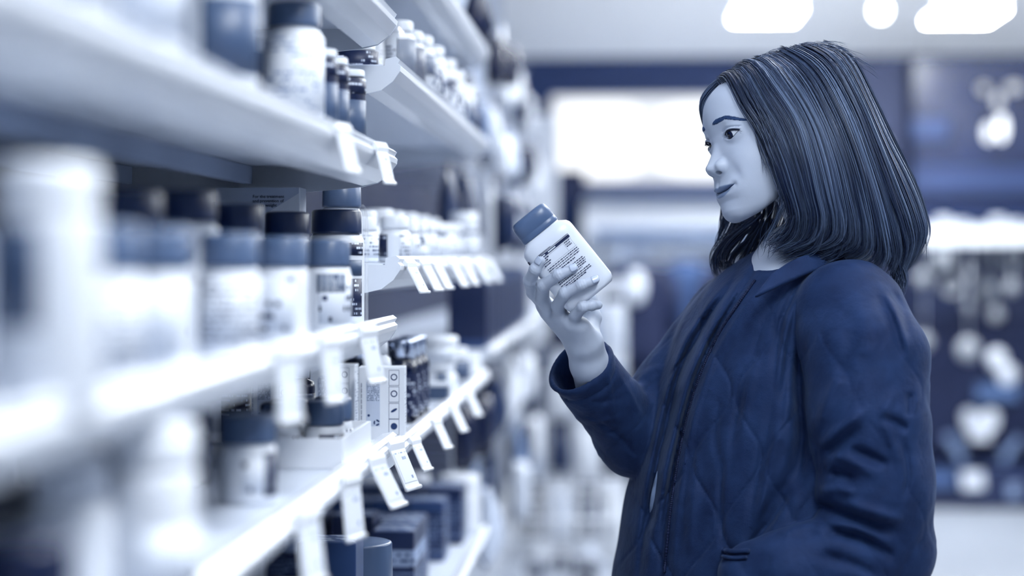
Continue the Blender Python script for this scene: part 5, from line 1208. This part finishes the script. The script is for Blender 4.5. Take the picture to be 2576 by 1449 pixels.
def jacket_sdf(p):
    X, Y = pxy(p); z = p[:, 2]
    L, R = np.interp(z, ZT, Z_L), np.interp(z, ZT, Z_R)
    cx, w_ = (L + R) / 2, (R - L) / 2; cy_ = np.interp(z, [.75, 1.0, 1.22, 1.3, 1.36], [.05, .05, .045, .03, .02])
    A, B = w_ / .776, w_ / .776 * .68
    q1 = (p[:, 0] - cx) * E1[0] + (p[:, 1] - cy_) * E1[1]; q2 = (p[:, 0] - cx) * E2[0] + (p[:, 1] - cy_) * E2[1]
    k0 = np.sqrt((q1 / A) ** 2 + (q2 / B) ** 2) + 1e-6; k1 = np.sqrt((q1 / A ** 2) ** 2 + (q2 / B ** 2) ** 2) + 1e-6
    t = k0 * (k0 - 1) / k1 * .92
    t = smax(t, z - 1.366, .03); t = smax(t, .76 - z, .01)
    near = np.clip((.10 - p[:, 1]) / .10, 0, 1)
    t = t - (folds(X, Y, TO_FOLDS) + puff(p, quilt(X, Y, 92, 330, -.10, .35)) * np.clip((Y - 700) / 120, 0, 1)) * near - .002 * wob(p, 42, 1)
    sl = chain(p, *SLV_L, .03); sl2 = chain(p, *SLV_L2, .02); sl = smin(sl, sl2, .02)
    nl_ = np.clip((-.06 - p[:, 1]) / .05, 0, 1)
    sl = sl - (folds(X, Y, SL_FOLDS) + .45 * puff(p, quilt(X, Y, 88, 330, .02, .1)) * np.clip((Y - 740) / 120, .1, 1)) * nl_ - .0018 * wob(p, 55, 2)
    d = smin(t, sl, .006)
    sr = chain(p, *SLV_R, .02)
    fa = cone(p, CUFF, ELB, .0462, .0500)
    s_ = (p - CUFF) @ cdir
    fa = smax(fa, .0 - s_, .004)
    sr = smin(sr, fa, .02)
    sr = sr - (.6 * folds(X, Y, SR_FOLDS) + .5 * puff(p, quilt(X, Y, 70, 260, -.5, .2))) * np.clip((.16 - p[:, 1]) / .08, 0, 1) - .0015 * wob(p, 60, 3)
    sr = sr + .0022 * np.exp(-((s_ - .021) / .0022) ** 2) - .0022 * np.exp(-((s_ - .006) / .007) ** 2)     # rolled hem of the cuff and its seam
    d = smin(d, sr, .006)
    d = smax(d, -smax(cone(p, CUFF - cdir * .03, ELB - cdir * .03, .0410, .038), s_ - .06, .01), .003)    # the sleeve is hollow at the cuff
    d = smax(d, -cone(p, C(2002, 560, 2.57), C(2048, 720, 2.58), .049, .046), .008)    # and open at the neck
    return d
JV, JF = surfnet(jacket_sdf, (-.36, -.24, .73), (.22, .26, 1.41), .0027, marg=2.2)
jacket = npmesh('jacket', JV, JF, JACKET, woman)
jacket['label'] = 'dark quilted jacket with a zip front'
def strip(name, path_a, path_b, thick, m, parent, n=26, sub=1):
    a, b2 = cr(path_a, n), cr(path_b, n); vs = []; fs = []; W = 5
    for i in range(n):
        for j in range(W): vs.append(a[i] + (b2[i] - a[i]) * j / (W - 1))
    for i in range(n - 1):
        for j in range(W - 1): fs.append((i * W + j, i * W + j + 1, (i + 1) * W + j + 1, (i + 1) * W + j))
    mb = MB(); mb.add(vs, fs, 0, True); o = mb.build(name, m, parent)
    md = o.modifiers.new('thick', 'SOLIDIFY'); md.thickness = thick; md.offset = 0
    md = o.modifiers.new('round', 'SUBSURF'); md.levels = sub; md.render_levels = sub; return o
top = [(1942, 692, 2.462), (1985, 660, 2.470), (2045, 634, 2.488), (2105, 612, 2.53), (2125, 606, 2.59), (2095, 610, 2.65), (2030, 612, 2.68), (1972, 612, 2.665), (1934, 618, 2.61)]
bot = [(1893, 752, 2.440), (1972, 716, 2.450), (2052, 682, 2.468), (2132, 660, 2.52), (2170, 650, 2.60), (2130, 655, 2.68), (2030, 665, 2.70), (1935, 690, 2.68), (1886, 735, 2.575)]
strip('collar', [C(*q) for q in top], [C(*q) for q in bot], .008, JACKET, jacket)
# zip with its teeth and the stitched pocket edge
def on_jacket(px, py, out=0.0):
    ds = np.linspace(2.25, 2.85, 601); pts = np.array([C(px, py, d) for d in ds], np.float32); v = jacket_sdf(pts)
    i = int(np.argmax(v < out)); return pts[i].astype(float)
zp = cr([(1893, 704), (1838, 782), (1796, 850), (1757, 936), (1728, 1026), (1708, 1110), (1692, 1200), (1678, 1300), (1664, 1440)], 60)
zc = cr([on_jacket(x + 7, y, .002) for x, y in zp], 500)
b = MB(); b.tube(zc, [.0022 if i % 3 else .0010 for i in range(500)], 6); b.build('zip', mat('zip_metal', .10, .6, .2), jacket)
b = MB(); b.tube([on_jacket(x, y, .003) for x, y in cr([(1818, 1383), (1845, 1388), (1885, 1386)], 14)], .0035, 6); b.tube([on_jacket(x, y, .003) for x, y in cr([(1818, 1400), (1845, 1404), (1878, 1402)], 14)], .0025, 6)
b.build('pocket_welt', JACKET, jacket)
# pale shirt showing in the open front, trousers, shoes
sh = cr([(1657, 1180), (1653, 1215), (1648, 1250), (1642, 1280), (1636, 1300)], 16)
b = MB(); b.tube([on_jacket(x, y, -.004) for x, y in sh], [.0008 + .0055 * math.sin(math.pi * i / 15) for i in range(16)], 8); b.build('shirt', mat('shirt_cloth', .58, .8, .2), woman)
def trouser_sdf(p):
    d = ell(p, C(1985, 1480, 2.60), (.155, .135, .12))
    for x, y in ((1945, 2.53), (2010, 2.68)):
        t = C(x, 1500, y); d = smin(d, chain(p, [t, np.array([t[0], t[1], .48]), np.array([t[0] + .01, t[1], .09])], [.102, .075, .062], .02), .03)
    return smax(d, .075 - p[:, 2], .004)
vv, ff = surfnet(trouser_sdf, (-.36, -.22, .03), (.22, .30, 1.05), .007); npmesh('trousers', vv, ff, mat('trouser_cloth', .16, .8, .2), woman)
for x, y in ((1945, 2.53), (2010, 2.68)):
    t = C(x, 1500, y)
    def shoe_sdf(p, t=t):
        f = np.array([-.86, -.51, 0]); a = np.array([t[0], t[1], .045]) - f * .045; c = a + f * .20
        d = smin(cone(p, a, c - np.array([0, 0, .010]), .042, .036), cone(p, a + np.array([0, 0, .04]), a + f * .05 + np.array([0, 0, .03]), .042, .040), .02)
        return smax(d, .001 - p[:, 2], .004)
    vv, ff = surfnet(shoe_sdf, (t[0] - .30, t[1] - .22, -.01), (t[0] + .12, t[1] + .12, .16), .006); npmesh('shoe', vv, ff, mat('shoe_leather', .1, .4, .5), woman)
